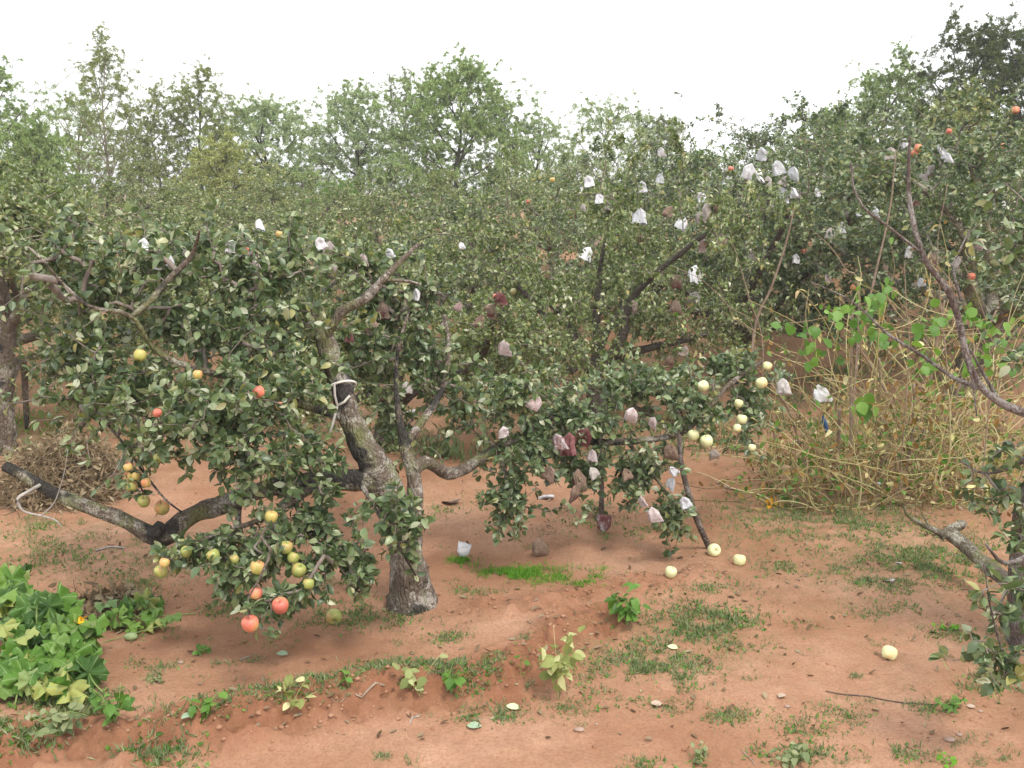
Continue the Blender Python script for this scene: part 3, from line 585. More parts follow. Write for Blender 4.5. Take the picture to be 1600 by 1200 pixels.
WT = [
 ('poplar_tree', 'dark green tree cut by the left edge of the picture', -10, 95, 27, 90, 'leaf_green', 'bark_far', 520, .13, 22, False, .1),
 ('poplar_tree', 'low dense green tree beside the left edge, sloping down to the right', 75, 190, 24, 60, 'leaf_green', 'bark_far', 380, .12, 20, False, .1),
 ('slender_tree', 'tall slender tree with pale bare trunk and sparse dark top at left', 188, 72, 28, 45, 'leaf_dull', 'bark_pale', 200, .12, 16, True, .40),
 ('willow_tree', 'thin silvery tree between the left dark tree and the slender pale trunk', 140, 150, 31, 60, 'leaf_willow', 'bark_pale', 260, .13, 16, False, .2),
 ('thin_tree', 'brownish thin topped tree right of the slender pale trunk', 255, 140, 30, 55, 'leaf_dull', 'bark_pale', 330, .12, 17, False, .15),
 ('thin_tree', 'olive tree with wispy bare shoots on top, left of the silvery willow', 325, 118, 30, 55, 'leaf_dull', 'bark_far', 400, .12, 19, False, .15),
 ('yellow_bush_tree', 'yellow green bushy tree in front of the woodland at left', 362, 215, 25, 52, 'leaf_yellow', 'bark_far', 380, .11, 19, False, .1),
 ('willow_tree', 'broad silvery willow with rounded top left of centre', 425, 150, 31, 80, 'leaf_willow', 'bark_far', 650, .14, 22, False, .1),
 ('willow_tree', 'light green feathery willow with pointed top between the broad willow and the broad green tree', 560, 135, 31, 60, 'leaf_willow', 'bark_far', 480, .14, 20, False, .12),
 ('grey_tree', 'sparse dark grey tree with open rounded tufts left of the broad green tree', 640, 118, 34, 45, 'leaf_grey', 'bark_far', 260, .14, 16, True, .3),
 ('poplar_tree', 'broad tall green tree, the highest in the middle of the skyline', 720, 98, 31, 82, 'leaf_green', 'bark_far', 820, .14, 24, False, .08),
 ('grey_tree', 'slim grey tree just right of the broad tall green tree', 785, 150, 33, 28, 'leaf_grey', 'bark_far', 230, .13, 17, True, .1),
 ('willow_tree', 'small light green tree standing alone against the sky right of the slim grey tree', 842, 178, 33, 38, 'leaf_willow', 'bark_far', 260, .13, 17, False, .1),
 ('thin_tree', 'feathery tree rising over the centre orchard tree', 945, 150, 30, 60, 'leaf_willow', 'bark_far', 330, .12, 18, False, .1),
 ('grey_tree', 'brownish grey tree at the skyline right of the feathery tree', 1020, 178, 32, 45, 'leaf_grey', 'bark_far', 320, .12, 18, False, .1),
 ('poplar_tree', 'small round tree at the skyline before the dark poplars at right', 1285, 170, 33, 50, 'leaf_green', 'bark_far', 330, .13, 20, False, .05),
 ('poplar_tree', 'mid green bushy tree left of the dark poplars at right', 1365, 100, 28, 60, 'leaf_green', 'bark_far', 560, .12, 22, False, .05),
 ('dark_poplar', 'dark poplar with pointed tip, left one of the two tallest at upper right', 1492, 38, 25, 72, 'leaf_dark', 'bark_far', 620, .12, 23, False, .05),
 ('dark_poplar', 'dark poplar at the right edge, right one of the two tallest', 1585, 22, 24, 78, 'leaf_dark', 'bark_far', 620, .12, 23, False, .05),
 ('yellow_bush_tree', 'olive yellow bushy tree in front of the two dark poplars', 1475, 140, 24, 60, 'leaf_yellow', 'bark_far', 420, .11, 20, False, .05),
]
for k, (nm, lab, px, ty, Yd, hw, lm, bk, ns, lf, lp, nar, br) in enumerate(WT):
    wood(nm, lab, px, ty+12, Yd, hw*1.35, 0, nm, lm, bk, 500+k, int(ns*3.6), lf, lp, narrow=nar, bare=br, trunk_r=.06 if nar or 'thin' in nm else .1)
# low shrubs closing the view under the woodland
SHR = [(110, 268, 29, 70, 'leaf_green'), (230, 262, 28, 60, 'leaf_dull'), (300, 285, 26, 50, 'leaf_green'), (480, 262, 27, 65, 'leaf_green'), (540, 285, 25, 60, 'leaf_bright'),
       (620, 255, 28, 60, 'leaf_green'), (690, 265, 28, 50, 'leaf_dull'), (900, 245, 30, 60, 'leaf_green'), (1120, 235, 31, 70, 'leaf_green'), (1210, 225, 32, 60, 'leaf_green'), (860, 290, 27, 70, 'leaf_green'), (400, 275, 27, 55, 'leaf_willow')]
SL = ['green shrub below the thin silvery tree at left', 'olive shrub at the foot of the slender pale trunk', 'green shrub below the brownish thin tree', 'green shrub below the broad silvery willow', 'bright green shrub in front of the feathery willow',
      'green shrub below the sparse dark grey tree', 'dull shrub at the foot of the broad tall green tree', 'green shrub below the feathery tree over the centre', 'green shrub at the skyline dip, left one', 'green shrub at the skyline dip, right one', 'wide green shrub right of the slim grey tree', 'silvery shrub behind the yellow green bushy tree']
for k, (px, ty, Yd, hw, lm) in enumerate(SHR):
    o = wood('shrub', SL[k], px, ty, Yd, hw, 0, 'shrub', lm, 'bark_far', 700+k, 260, .11, 18, bare=.02, trunk_r=.04)
    o['category'] = 'shrub'; o['group'] = 'shrubs below the woodland'

# ---------------------------------------------------------------- where the outside of the foliage is
ALL = np.concatenate(LEAFC); LX, LY, LD = project(ALL)
def surf(px, py, rad, dmin, dmax, q=12):
    m = (np.abs(LX-px) < rad) & (np.abs(LY-py) < rad) & (ALL[:, 1] > dmin) & (ALL[:, 1] < dmax)
    if m.sum() < 3: return (dmin+dmax)/2
    return float(np.percentile(ALL[m, 1], q))

# ---------------------------------------------------------------- apples
def lathe(prof, seg=20, rng=None, lump=0.):
    n = len(prof); a = np.arange(seg)*2*math.pi/seg
    V = [];
    for k, (r, z) in enumerate(prof):
        rr = r*(1+lump*np.cos(a*5)*(1 if k < n*.4 else .3)); V.append(np.stack([rr*np.cos(a), rr*np.sin(a), np.full(seg, z)], -1))
    V = np.concatenate(V); i = np.arange(n-1)[:, None]*seg; j = np.arange(seg); j2 = (j+1) % seg
    return V, np.stack([i+j, i+j2, i+seg+j2, i+seg+j], -1).reshape(-1, 4)
aprof = [(.001, -.030), (.006, -.031), (.012, -.035), (.020, -.036), (.029, -.031), (.036, -.020), (.040, -.005), (.0405, .008), (.037, .021), (.030, .029), (.020, .033), (.012, .031), (.006, .025), (.001, .021)]
AV, AF = lathe(aprof, 24, lump=.03)
amesh = {k: mesh_np('apple', AV, AF, MAT['a_'+k]) for k in ('red', 'blush', 'green', 'pale')}
V, Fq = tubes([np.array([(0, 0, .02), (.002, 0, .035), (.006, 0, .055)])], [np.array([.0016, .0014, .0018])], 6); stem_me = mesh_np('stem', V, Fq, MAT['twig'])
V, Fq = lathe([(.0005, -.034), (.005, -.0345), (.007, -.0375), (.003, -.0355)], 10); cal_me = mesh_np('calyx', V, Fq, MAT['cut'])
def apple(kind, px, py, dpx, label, group, where=None, rot=(0, 0, 0), parts=True):
    if where == 'ground':
        p = gpt(px, py+dpx*.42); sc = dpx/F*(np.dot(p-CAM, FWD))/.081; loc = p+np.array([0, 0, .036*sc-.004])
    else:
        lo, hi_ = where; Yd = surf(px, py, max(12, dpx*.7), lo, hi_); p = at(px, py, Yd-(.02 if kind == 'green' else .07)); sc = dpx/F*np.dot(p-CAM, FWD)/.081; sc = min(max(sc, .55), 1.35); loc = p
    o = link('apple', amesh[kind], None, loc); o.scale = (sc,)*3; o.rotation_euler = rot; tag(o, label, 'apple', group)
    if parts: link('stem', stem_me, o); link('calyx', cal_me, o)
    return o
GA = 'apples hanging low on the foreground tree'; GB = 'pale apples on the right side of the foreground tree'; GC = 'windfall apples on the soil'; GD = 'apples high in the orchard'
LOW = (D0-1.3, D0-.3)
A = [
 ('red', 391, 974, 27, 'pink red apple, the lowest hanging one, just above the soil', GA, (D0-1.2, D0-1.05)),
 ('red', 438, 946, 26, 'pink red apple hanging right of and above the lowest one', GA, LOW),
 ('red', 400, 927, 20, 'small pink apple half behind the bare hanging twig', GA, LOW),
 ('blush', 402, 886, 23, 'orange pink apple on the bare hanging twig, uppermost of the pink ones there', GA, LOW),
 ('blush', 424, 807, 20, 'orange yellow apple in the leaves under the low limb', GA, (D0-.9, D0-.2)),
 ('blush', 253, 793, 23, 'large blushed yellow apple hanging just above the knee of the low limb', GA, (D0-.9, D0+.3)),
 ('green', 225, 783, 19, 'plain green apple left of the large blushed yellow apple', GA, (D0-.9, D0+.5)),
 ('green', 206, 759, 18, 'yellow green apple at the bottom left of the hanging cluster above the low limb', GA, (D0-.9, D0+.5)),
 ('blush', 228, 754, 15, 'pinkish apple at the right of the hanging cluster above the low limb', GA, (D0-.9, D0+.5)),
 ('blush', 199, 745, 14, 'pinkish apple at the left of the hanging cluster above the low limb', GA, (D0-.9, D0+.5)),
 ('blush', 212, 744, 13, 'orange pink apple in the middle of the hanging cluster above the low limb', GA, (D0-.9, D0+.5)),
 ('blush', 200, 730, 14, 'yellow apple with pink cheek topping the hanging cluster above the low limb', GA, (D0-.9, D0+.5)),
 ('green', 247, 716, 15, 'lone yellow green apple above the hanging cluster', GA, (D0-.9, D0+.5)),
 ('blush', 257, 879, 16, 'small apple with pink cheek, upper of a pair under the knee of the low limb', GA, LOW),
 ('green', 251, 892, 20, 'green apple, lower of a pair under the knee of the low limb', GA, LOW),
 ('green', 291, 862, 18, 'green apple right of the pair under the knee of the low limb', GA, LOW),
 ('green', 333, 868, 21, 'bright green apple in leaves under the low limb, left of the yellow one', GA, LOW),
 ('green', 366, 874, 15, 'small yellow apple left of the orange pink one on the bare twig', GA, LOW),
 ('green', 447, 855, 21, 'bright green apple topping the column of green apples below the limb', GA, LOW),
 ('green', 458, 871, 19, 'green apple second from top in the column of green apples', GA, LOW),
 ('green', 467, 891, 23, 'yellow green apple with brown russet scab', GA, LOW),
 ('green', 482, 912, 18, 'yellow green apple at the bottom of the column of green apples', GA, LOW),
 ('red', 404, 612, 19, 'orange red apple half hidden in leaves beside the upper left limb', GA, (D0-1, D0+.5)),
 ('red', 437, 634, 13, 'small pink apple right of and below the orange red one in leaves', GA, (D0-1, D0+.5)),
 ('blush', 219, 555, 20, 'large orange yellow apple at the end of the upper left limb', GA, (D0-1, D0+.5)),
 ('blush', 309, 585, 15, 'orange apple between the two left upper apples', GA, (D0-1, D0+.5)),
 ('red', 246, 645, 14, 'dull pink apple deep in the left leaves', GA, (D0-1, D0+.5)),
 ('red', 385, 392, 11, 'small red apple at the top left of the orchard canopy', GD, (D0-.4, 14)),
 ('blush', 436, 366, 11, 'small orange apple at the canopy top left of centre', GD, (7, 14)),
 ('pale', 1104, 689, 20, 'round cream apple hanging lowest on the right crown edge', GB, (6.3, 8.2)),
 ('pale', 1083, 680, 18, 'cream apple half behind leaves left of the lowest hanging cream one', GB, (6.3, 8.2)),
 ('pale', 1190, 598, 18, 'cream apple hanging clear at the right tip of the crown', GB, (6.3, 8.2)),
 ('pale', 1199, 572, 15, 'greenish cream apple above the one at the right tip', GB, (6.3, 8.2)),
 ('pale', 1099, 603, 17, 'greenish apple crossed by a leaf above the right limb', GB, (6.3, 8.2)),
 ('pale', 1154, 630, 14, 'pale green apple topping the small right hand column', GB, (6.3, 8.2)),
 ('pale', 1159, 655, 17, 'pale green apple in the middle of the small right hand column', GB, (6.3, 8.2)),
 ('pale', 1152, 669, 14, 'cream apple at the bottom of the small right hand column', GB, (6.3, 8.2)),
 ('pale', 1175, 699, 12, 'small cream apple low at the far right of the crown', GB, (6.3, 8.2)),
 ('pale', 802, 455, 10, 'small pale apple in the canopy right of the red torn bags', GD, (7, 14)),
 ('red', 1435, 231, 13, 'red apple, upper of the pair beside the tip of the bare branch', GD, (10, 20)),
 ('red', 1429, 239, 11, 'red apple, lower of the pair beside the tip of the bare branch', GD, (10, 20)),
 ('red', 1483, 205, 9, 'small red apple high between the pair and the right edge', GD, (10, 20)),
 ('red', 1587, 172, 13, 'red apple highest at the right edge', GD, (10, 20)),
 ('red', 1567, 228, 9, 'small red apple below the highest one at the right edge', GD, (10, 20)),
 ('red', 1142, 264, 9, 'small red apple left of the white bag cluster', GD, (9, 20)),
 ('red', 1256, 392, 10, 'small red apple below the white bag cluster', GD, (9, 20)),
 ('green', 1297, 317, 10, 'pale green apple, left of a pair right of the white bag cluster', GD, (9, 20)),
 ('blush', 1305, 313, 9, 'orange apple, right of a pair right of the white bag cluster', GD, (9, 20)),
 ('pale', 1073, 248, 10, 'pale green apple at the top of the centre tree', GD, (9, 20)),
 ('blush', 863, 281, 9, 'orange apple at the upper left of the centre tree', GD, (9, 20)),
 ('red', 826, 315, 8, 'tiny red apple left of the dark bare limbs', GD, (9, 20)),
 ('red', 776, 464, 12, 'red apple showing above the torn brown bag in the centre', GD, (7, 12)),
 ('red', 1518, 432, 12, 'red apple behind the bare branch at right', GD, (9, 20)),
 ('red', 1333, 449, 9, 'small red apple behind the bright vine leaves', GD, (9, 20)),
]
rr_ = random.Random(5)
HANG = []
for k, px, py, d, lab, g, wh in A:
    o = apple(k, px, py, d, lab, g, wh, (rr_.uniform(-.4, .4), rr_.uniform(-.4, .4), rr_.uniform(0, 6)), d > 12); HANG.append(o)
apple('green', 522, 963, 25, 'green apple with a red cheek lying on the soil left of the forked trunk', GC, 'ground', (1.9, .5, .4))
apple('pale', 1048, 893, 19, 'cream windfall apple with orange base, leftmost of the three near the prop foot', GC, 'ground', (.1, .2, 0))
apple('pale', 1115, 859, 21, 'cream windfall apple touching the foot of the leaning prop', GC, 'ground', (1.2, .2, .2))
apple('pale', 1155, 874, 20, 'cream windfall apple on weeds, rightmost of the three near the prop foot', GC, 'ground', (-.1, .3, .9))
apple('pale', 1389, 1019, 24, 'lone yellow windfall apple with black spots on the bare path', GC, 'ground', (.6, .4, 2))

# ---------------------------------------------------------------- paper fruit bags
def bagmesh(seed, matk, inner=None, size=.14, flat_=.5):
    rng = np.random.default_rng(seed); seg = 32; rows = 14; a = np.arange(seg)*2*math.pi/seg; V = []; kink = rng.uniform(-.5, .5); op = rng.uniform(.6, 1.3)
    for k in range(rows):
        t = k/(rows-1)
        wd = (.035+.30*min(1, max(0, (t-.05)*3.4))**.7+.13*t)*size; dp = (.03+.10*min(1, t*3)*(1.2-.5*t))*size*op
        pl = (1+.16*np.cos(a*9+seed)*(1-t)+.10*np.cos(a*7+3*t+seed*2)); cr = 1+.5*vn(a*2.2, np.full(seg, t*5+seed), seed)
        sq = 1/np.maximum(np.abs(np.cos(a)), np.abs(np.sin(a)))**.8
        x = wd*np.cos(a)*sq*pl+kink*.35*size*t*t; y = dp*np.sin(a)*sq*cr*pl+size*(.16*np.sin(3.5*t+seed)*t+.10*vn(x/size*5+seed, np.full(seg, t*4), 5))
        z = -t*size*1.05*(1+.12*kink*np.cos(a))+size*.16*vn(a*1.3+seed, a*0+t*2, 9)*t
        V.append(np.stack([x, y, z], -1))
    V = np.concatenate([*V]); i = np.arange(rows-1)[:, None]*seg; j = np.arange(seg); j2 = (j+1) % seg
    Fq = np.stack([i+j, i+j2, i+seg+j2, i+seg+j], -1).reshape(-1, 4)
    return mesh_np('paper_bag', V, Fq, MAT[matk], smooth=True)
bags = {k: [bagmesh(sd_+n*7, k) for n in range(4)] for sd_, k in enumerate('WGBP')}
bags['Mr'] = [bagmesh(40+n*3, 'Mr') for n in range(3)]
inner_me = [bagmesh(60+n, 'Mr', size=.115) for n in range(2)]
GBAG = 'paper fruit bags in the orchard'
NEAR = (6.0, 8.3); MID = (7.2, 12.5); FAR = (9, 20); LFT = (D0-.5, 13)
CN = {'W': 'white', 'G': 'grey', 'B': 'brown', 'P': 'faded pinkish', 'Mr': 'dark maroon'}
BG = [
 ('W', 226, 383, 13, 'leftmost of the white ones in the left canopy', LFT), ('W', 251, 411, 10, 'left of the pale trio over the mossy upper left limb', LFT), ('W', 264, 407, 14, 'in the middle of the trio over the mossy upper left limb', LFT),
 ('G', 290, 400, 10, 'right of the trio over the mossy upper left limb', LFT), ('W', 364, 386, 13, 'left of the small red apple in the left canopy', LFT), ('P', 397, 416, 14, 'below the small red apple in the left canopy', LFT),
 ('W', 406, 352, 8, 'tiny, high in the left canopy above the orange apple', LFT), ('G', 516, 388, 20, 'above the mossy tip of the broken foreground limb, widest there', LFT), ('W', 498, 381, 9, 'small, just left of the wide grey one', LFT),
 ('P', 568, 405, 14, 'right of the wide grey one near the mossy limb', LFT), ('W', 554, 425, 16, 'hanging on the left of the mossy limb', LFT), ('W', 606, 398, 9, 'small, at the tip of the mossy limb', LFT), ('P', 524, 420, 14, 'below the wide grey one', LFT),
 ('W', 650, 460, 16, 'squarish, under the thin side branch of the mossy limb', LFT), ('P', 686, 474, 16, 'on top of the upright pale limb behind the trunk', MID), ('B', 598, 485, 26, 'large and torn, right below the mossy limb', LFT),
 ('B', 575, 508, 24, 'torn, lower left of the large torn one', LFT), ('Mr', 546, 528, 16, 'deep in shade right of the broken stub', LFT), ('B', 655, 478, 14, 'small, between the squarish white one and the large torn one', MID), ('W', 720, 384, 9, 'tiny, high above the upright pale limb', MID),
 ('P', 720, 480, 14, 'right of the upright pale limb', MID), ('P', 697, 505, 15, 'beside the upright pale limb, low', MID), ('Mr', 779, 468, 22, 'over the red apple in the centre', MID), ('B', 770, 488, 24, 'torn, directly under the maroon one in the centre', MID),
 ('B', 751, 503, 19, 'left of the torn pair in the centre', MID), ('P', 788, 543, 22, 'ragged and red streaked, below the torn pair in the centre', MID), ('P', 674, 598, 17, 'above the second stem of the forked trunk', MID), ('B', 632, 545, 22, 'dim, behind the tied strip, upper one', MID), ('B', 606, 612, 22, 'dim, behind the tied strip, left low one', MID), ('G', 635, 606, 18, 'dim, behind the tied strip, right low one', MID),
 ('W', 998, 338, 22, 'hanging clear before the centre tree, the largest white one there', FAR), ('W', 1070, 351, 18, 'right of the largest clear one of the centre tree', FAR), ('B', 1050, 332, 18, 'right of the largest clear white one', FAR),
 ('W', 922, 398, 18, 'below the dark bare limbs', FAR), ('G', 947, 402, 16, 'dim, right of the white one below the dark bare limbs', FAR), ('P', 1098, 384, 20, 'left of the two below the grey cluster', FAR), ('P', 1130, 374, 18, 'right of the two below the grey cluster', FAR),
 ('W', 1087, 430, 24, 'long, hanging over the shade right of centre', FAR), ('B', 1058, 440, 20, 'left of the long white one over the shade', FAR), ('G', 1088, 468, 22, 'slanting, below the long white one', FAR), ('P', 988, 479, 18, 'with red edge, low in the centre tree', FAR), ('B', 1056, 478, 18, 'dim, left of the slanting grey one', FAR),
 ('B', 1047, 565, 18, 'round, over the gap of red soil', FAR), ('P', 1072, 549, 15, 'above right of the round brown one', FAR), ('W', 918, 284, 15, 'upper left in the centre tree', FAR), ('W', 936, 310, 13, 'in the fork of the dark bare limbs', FAR), ('G', 911, 325, 12, 'small, left in the fork of the dark bare limbs', FAR),
 ('B', 893, 334, 16, 'left of the dark bare limbs', FAR), ('G', 949, 321, 13, 'right of the fork of the dark bare limbs', FAR), ('W', 1003, 292, 14, 'above the largest clear one of the centre tree', FAR), ('W', 1032, 279, 12, 'second above the largest clear one, to the right', FAR), ('W', 1032, 238, 12, 'at the very top of the centre tree', FAR),
 ('W', 1093, 309, 13, 'on top of the grey cluster', FAR), ('G', 1103, 330, 22, 'broad, heading the grey cluster', FAR), ('G', 1093, 340, 18, 'left low in the grey cluster', FAR), ('B', 1118, 326, 14, 'right in the grey cluster', FAR), ('B', 937, 378, 16, 'dark, right under the dark bare limbs', FAR), ('Mr', 960, 381, 14, 'in shade under the dark bare limbs', FAR), ('B', 995, 372, 17, 'in shade under the largest clear white one', FAR),
 ('W', 1174, 270, 22, 'broad, far left of the skyline cluster', FAR), ('W', 1185, 276, 18, 'overlapping the broad one at the left of the skyline cluster', FAR), ('W', 1190, 241, 16, 'highest in the skyline cluster', FAR), ('W', 1213, 263, 20, 'round, in the middle of the skyline cluster', FAR), ('W', 1240, 272, 18, 'right in the skyline cluster', FAR),
 ('G', 1230, 284, 16, 'under the right white one of the skyline cluster', FAR), ('G', 1199, 284, 15, 'under the middle of the skyline cluster', FAR), ('W', 1219, 303, 16, 'lower row of the skyline cluster, left', FAR), ('W', 1235, 303, 16, 'lower row of the skyline cluster, middle', FAR), ('G', 1249, 304, 15, 'lower row of the skyline cluster, right', FAR), ('W', 1226, 313, 11, 'hanging lowest in the skyline cluster', FAR),
 ('W', 1277, 300, 14, 'alone right of the skyline cluster', FAR), ('G', 1207, 325, 13, 'alone below the skyline cluster', FAR), ('W', 1314, 356, 15, 'above the bare sticks at right', FAR), ('G', 1322, 332, 14, 'dim, between the apple pair and the bare branch', FAR), ('G', 1298, 366, 18, 'dim, left of the one above the bare sticks', FAR), ('W', 1366, 332, 14, 'left of the bare branch, long', FAR), ('W', 1340, 332, 11, 'small, left of the long one by the bare branch', FAR), ('W', 1244, 405, 13, 'below the skyline cluster near the small red apple', FAR),
 ('Mr', 1173, 385, 18, 'in shade, left of the tallest bare stick', FAR), ('G', 1176, 405, 18, 'torn flat, under the maroon one in shade', FAR), ('G', 1391, 240, 18, 'left of the tip of the bare branch', FAR), ('W', 1410, 223, 13, 'at the tip of the bare branch', FAR), ('W', 1465, 236, 16, 'upper of the two right of the red apple pair', FAR), ('W', 1475, 248, 16, 'lower of the two right of the red apple pair', FAR),
 ('G', 1458, 267, 17, 'below the two right of the red apple pair', FAR), ('P', 1443, 275, 14, 'left below the red apple pair', FAR), ('P', 1449, 300, 18, 'torn, halfway down beside the bare branch', FAR), ('B', 1425, 312, 20, 'dark and torn, touching the bare branch', FAR), ('W', 1425, 394, 17, 'folded flat, left of the bend in the bare branch', FAR), ('P', 1532, 382, 17, 'behind the bright right edge leaves', FAR), ('B', 1456, 405, 22, 'dim, right of the bend in the bare branch', FAR),
 ('W', 1437, 442, 12, 'low, over the bright vine leaves', FAR), ('P', 1289, 438, 16, 'low, over the dark gap right of the sticks', FAR), ('B', 1385, 420, 14, 'dim, left of the folded white one', FAR), ('W', 1569, 320, 9, 'small, upper right edge', FAR), ('G', 1490, 318, 12, 'dim, right of the bare branch', FAR), ('P', 1474, 330, 11, 'small, right of the dark torn one', FAR), ('G', 1498, 410, 16, 'dim, above the vine leaves at right', FAR),
 ('G', 1222, 604, 24, 'hanging at the left of the bean vines', (7, 9)), ('W', 1277, 616, 27, 'twisted and torn, caught in the bean vines', (7, 9)),
 ('P', 843, 632, 22, 'on top of the right crown, leftmost', NEAR), ('P', 989, 650, 24, 'on top of the right crown, in the middle', NEAR), ('P', 1023, 662, 18, 'on top of the right crown, right of the middle one', NEAR), ('P', 786, 676, 18, 'at the left end of the right crown', NEAR),
 ('Mr', 868, 692, 26, 'left of the dark group under the right crown', NEAR), ('Mr', 890, 695, 34, 'largest of the dark group under the right crown', NEAR), ('Mr', 919, 685, 28, 'right of the dark group under the right crown', NEAR), ('Mr', 925, 712, 18, 'lowest of the dark group under the right crown', NEAR),
 ('B', 860, 742, 26, 'hanging open at the left under the dark group', NEAR), ('B', 903, 750, 32, 'hanging open in the middle under the dark group', NEAR), ('B', 898, 772, 26, 'lowest flap under the dark group', NEAR), ('G', 922, 740, 18, 'right beside the open brown one in the middle', NEAR), ('B', 975, 742, 18, 'dim, right of the short upright prop', NEAR),
 ('B', 1047, 708, 26, 'dark, hanging on the leaning prop', NEAR), ('W', 1047, 738, 16, 'upper of the white ones along the leaning prop', NEAR), ('W', 1052, 757, 18, 'second of the white ones along the leaning prop', NEAR), ('W', 1066, 786, 18, 'third of the white ones along the leaning prop', NEAR), ('P', 1018, 804, 22, 'low, left of the foot of the leaning prop', NEAR), ('P', 1001, 784, 14, 'small, left low under the right crown', NEAR),
 ('G', 1113, 712, 18, 'under the lowest hanging cream apple', NEAR),
]
for n, (k, px, py, d, where, rg) in enumerate(BG):
    Yd = surf(px, py, max(12, d*.8), rg[0], rg[1], 8); p = at(px, py, Yd-.05); dep = np.dot(p-CAM, FWD)
    sz = min(max(d/F*dep/.14*(1.15 if rg is FAR and k == 'W' else 1.0), .5), 1.7)
    o = link('paper_bag', bags[k][n % len(bags[k])], None, p+np.array([0, 0, .08*sz])); o.scale = (sz,)*3
    o.rotation_euler = (rr_.uniform(-.35, .35), rr_.uniform(-.5, .5), rr_.uniform(-1., 1.))
    lab = CN[k]+' paper fruit bag '+where
    tag(o, ' '.join(lab.replace(',', ' ,').split()).replace(' ,', ','), 'paper bag', GBAG)
    if k == 'B' and d >= 18:
        q = link('inner_layer', inner_me[n % 2], o); q.location = (.004, 0, -.03); tag(q, 'dark red inner paper layer')
GG = 'paper fruit bags fallen on the soil'
for k, px, py, d, rot, lab in [('W', 721, 866, 22, (2.9, .3, .2), 'white crumpled paper bag standing on a bright grass tuft'), ('B', 845, 862, 30, (.2, .1, .4), 'grey brown torn paper bag lying open below the right crown'),
      ('W', 866, 775, 24, (1.4, .2, .9), 'flattened white paper bag on soil under the dark bags'), ('B', 720, 778, 24, (1.5, .3, 2.), 'brown flattened paper bag on soil behind the forked trunk'),
      ('Mr', 944, 826, 26, (2.6, .1, .3), 'maroon and white paper bag at the foot of the short upright prop'), ('W', 654, 642, 20, (1.5, 0, 1.2), 'white paper bag on far soil seen past the fork'),
      ('W', 1382, 757, 20, (1.5, .1, .4), 'white paper scrap in the weeds under the bean vines'), ('P', 1394, 903, 16, (1.5, .2, 2.4), 'pale paper scrap in the weeds left of the knotted limb'), ('W', 1408, 880, 9, (1.4, .2, .3), 'tiny white paper scrap in weeds right of the pale one')]:
    p = gpt(px, py+d*.3); sz = d/F*np.dot(p-CAM, FWD)/.14
    up_ = abs(rot[0]) > 2 ; o = link('paper_bag', bags[k][1], None, p+np.array([0, 0, .005 if up_ else (.15*sz if rot[0] < 1 else .035*sz)])); o.scale = (sz, sz*(1 if up_ or rot[0] < 1 else .6), sz); o.rotation_euler = rot
    tag(o, lab, 'paper bag', GG)

# ---------------------------------------------------------------- props and cloth strip
def pole(name, label, cat, rows, mat, group=None, sides=8, rough=.12, step=.08):
    """rows (px,py,depth or None for on the ground, r)"""
    pts = []
    for a, b, c, r in rows: pts.append((*(gpt(a, b, -.05) if c is None else at(a, b, c)), r))
    l = L4(pts, step); b0 = l[0, :3].copy(); V, Fq = tubes([l[:, :3]-b0], [l[:, 3]], sides, rough)
    return tag(link(name, mesh_np(name, V, Fq, MAT[mat]), None, b0), label, cat, group)
g = gpt(1112, 856)[1]
pole('prop_pole', 'bent bare wooden prop leaning under the right crown, its foot by a cream apple', 'pole', [(1112, 856, None, .021), (1088, 810, g-.12, .021), (1074, 765, g-.18, .019), (1064, 720, g-.2, .017), (1062, 680, g-.15, .015)], 'bark_smooth', 'props under the limb')
g = gpt(938, 822)[1]
pole('prop_pole', 'short upright wooden prop under the dark fruit bags', 'pole', [(938, 822, None, .020), (940, 780, g, .020), (938, 720, g-.02, .018), (935, 688, g-.05, .016)], 'bark_smooth', 'props under the limb')
# strip tied round the upper limb
c0 = at(533, 605, D0+.05); ax = nrm(at(517, 565, D0+.05)-at(548, 655, D0)); a1 = nrm(np.cross(ax, [0, 1., 0])); a2 = np.cross(ax, a1)
pp = [c0+ax*(.03*math.sin(t))+(a1*math.cos(t)+a2*math.sin(t))*.088 for t in np.linspace(0, 2*math.pi, 22)]
front = c0+np.array([-.02, -.095, -.07])
pols = [np.array(pp), np.array([at(522, 600, D0-.06), at(523, 618, D0-.06), at(527, 634, D0-.06)]), np.array([at(547, 618, D0-.05), at(538, 628, D0-.06), at(527, 634, D0-.06)]), np.array([at(527, 634, D0-.06), at(521, 658, D0-.07), at(514, 682, D0-.07)]), np.array([at(503, 725, D0-.09), at(500, 735, D0-.1), at(498, 740, D0-.1)])][:4]
V, Fq = tubes([p-c0 for p in pols], [np.full(len(p), .0075) for p in pols], 6)
tag(link('cloth_strip', mesh_np('cloth_strip', V, Fq, MAT['strip']), None, c0), 'off white cloth strip knotted round the upper limb with hanging tail', 'cloth strip')

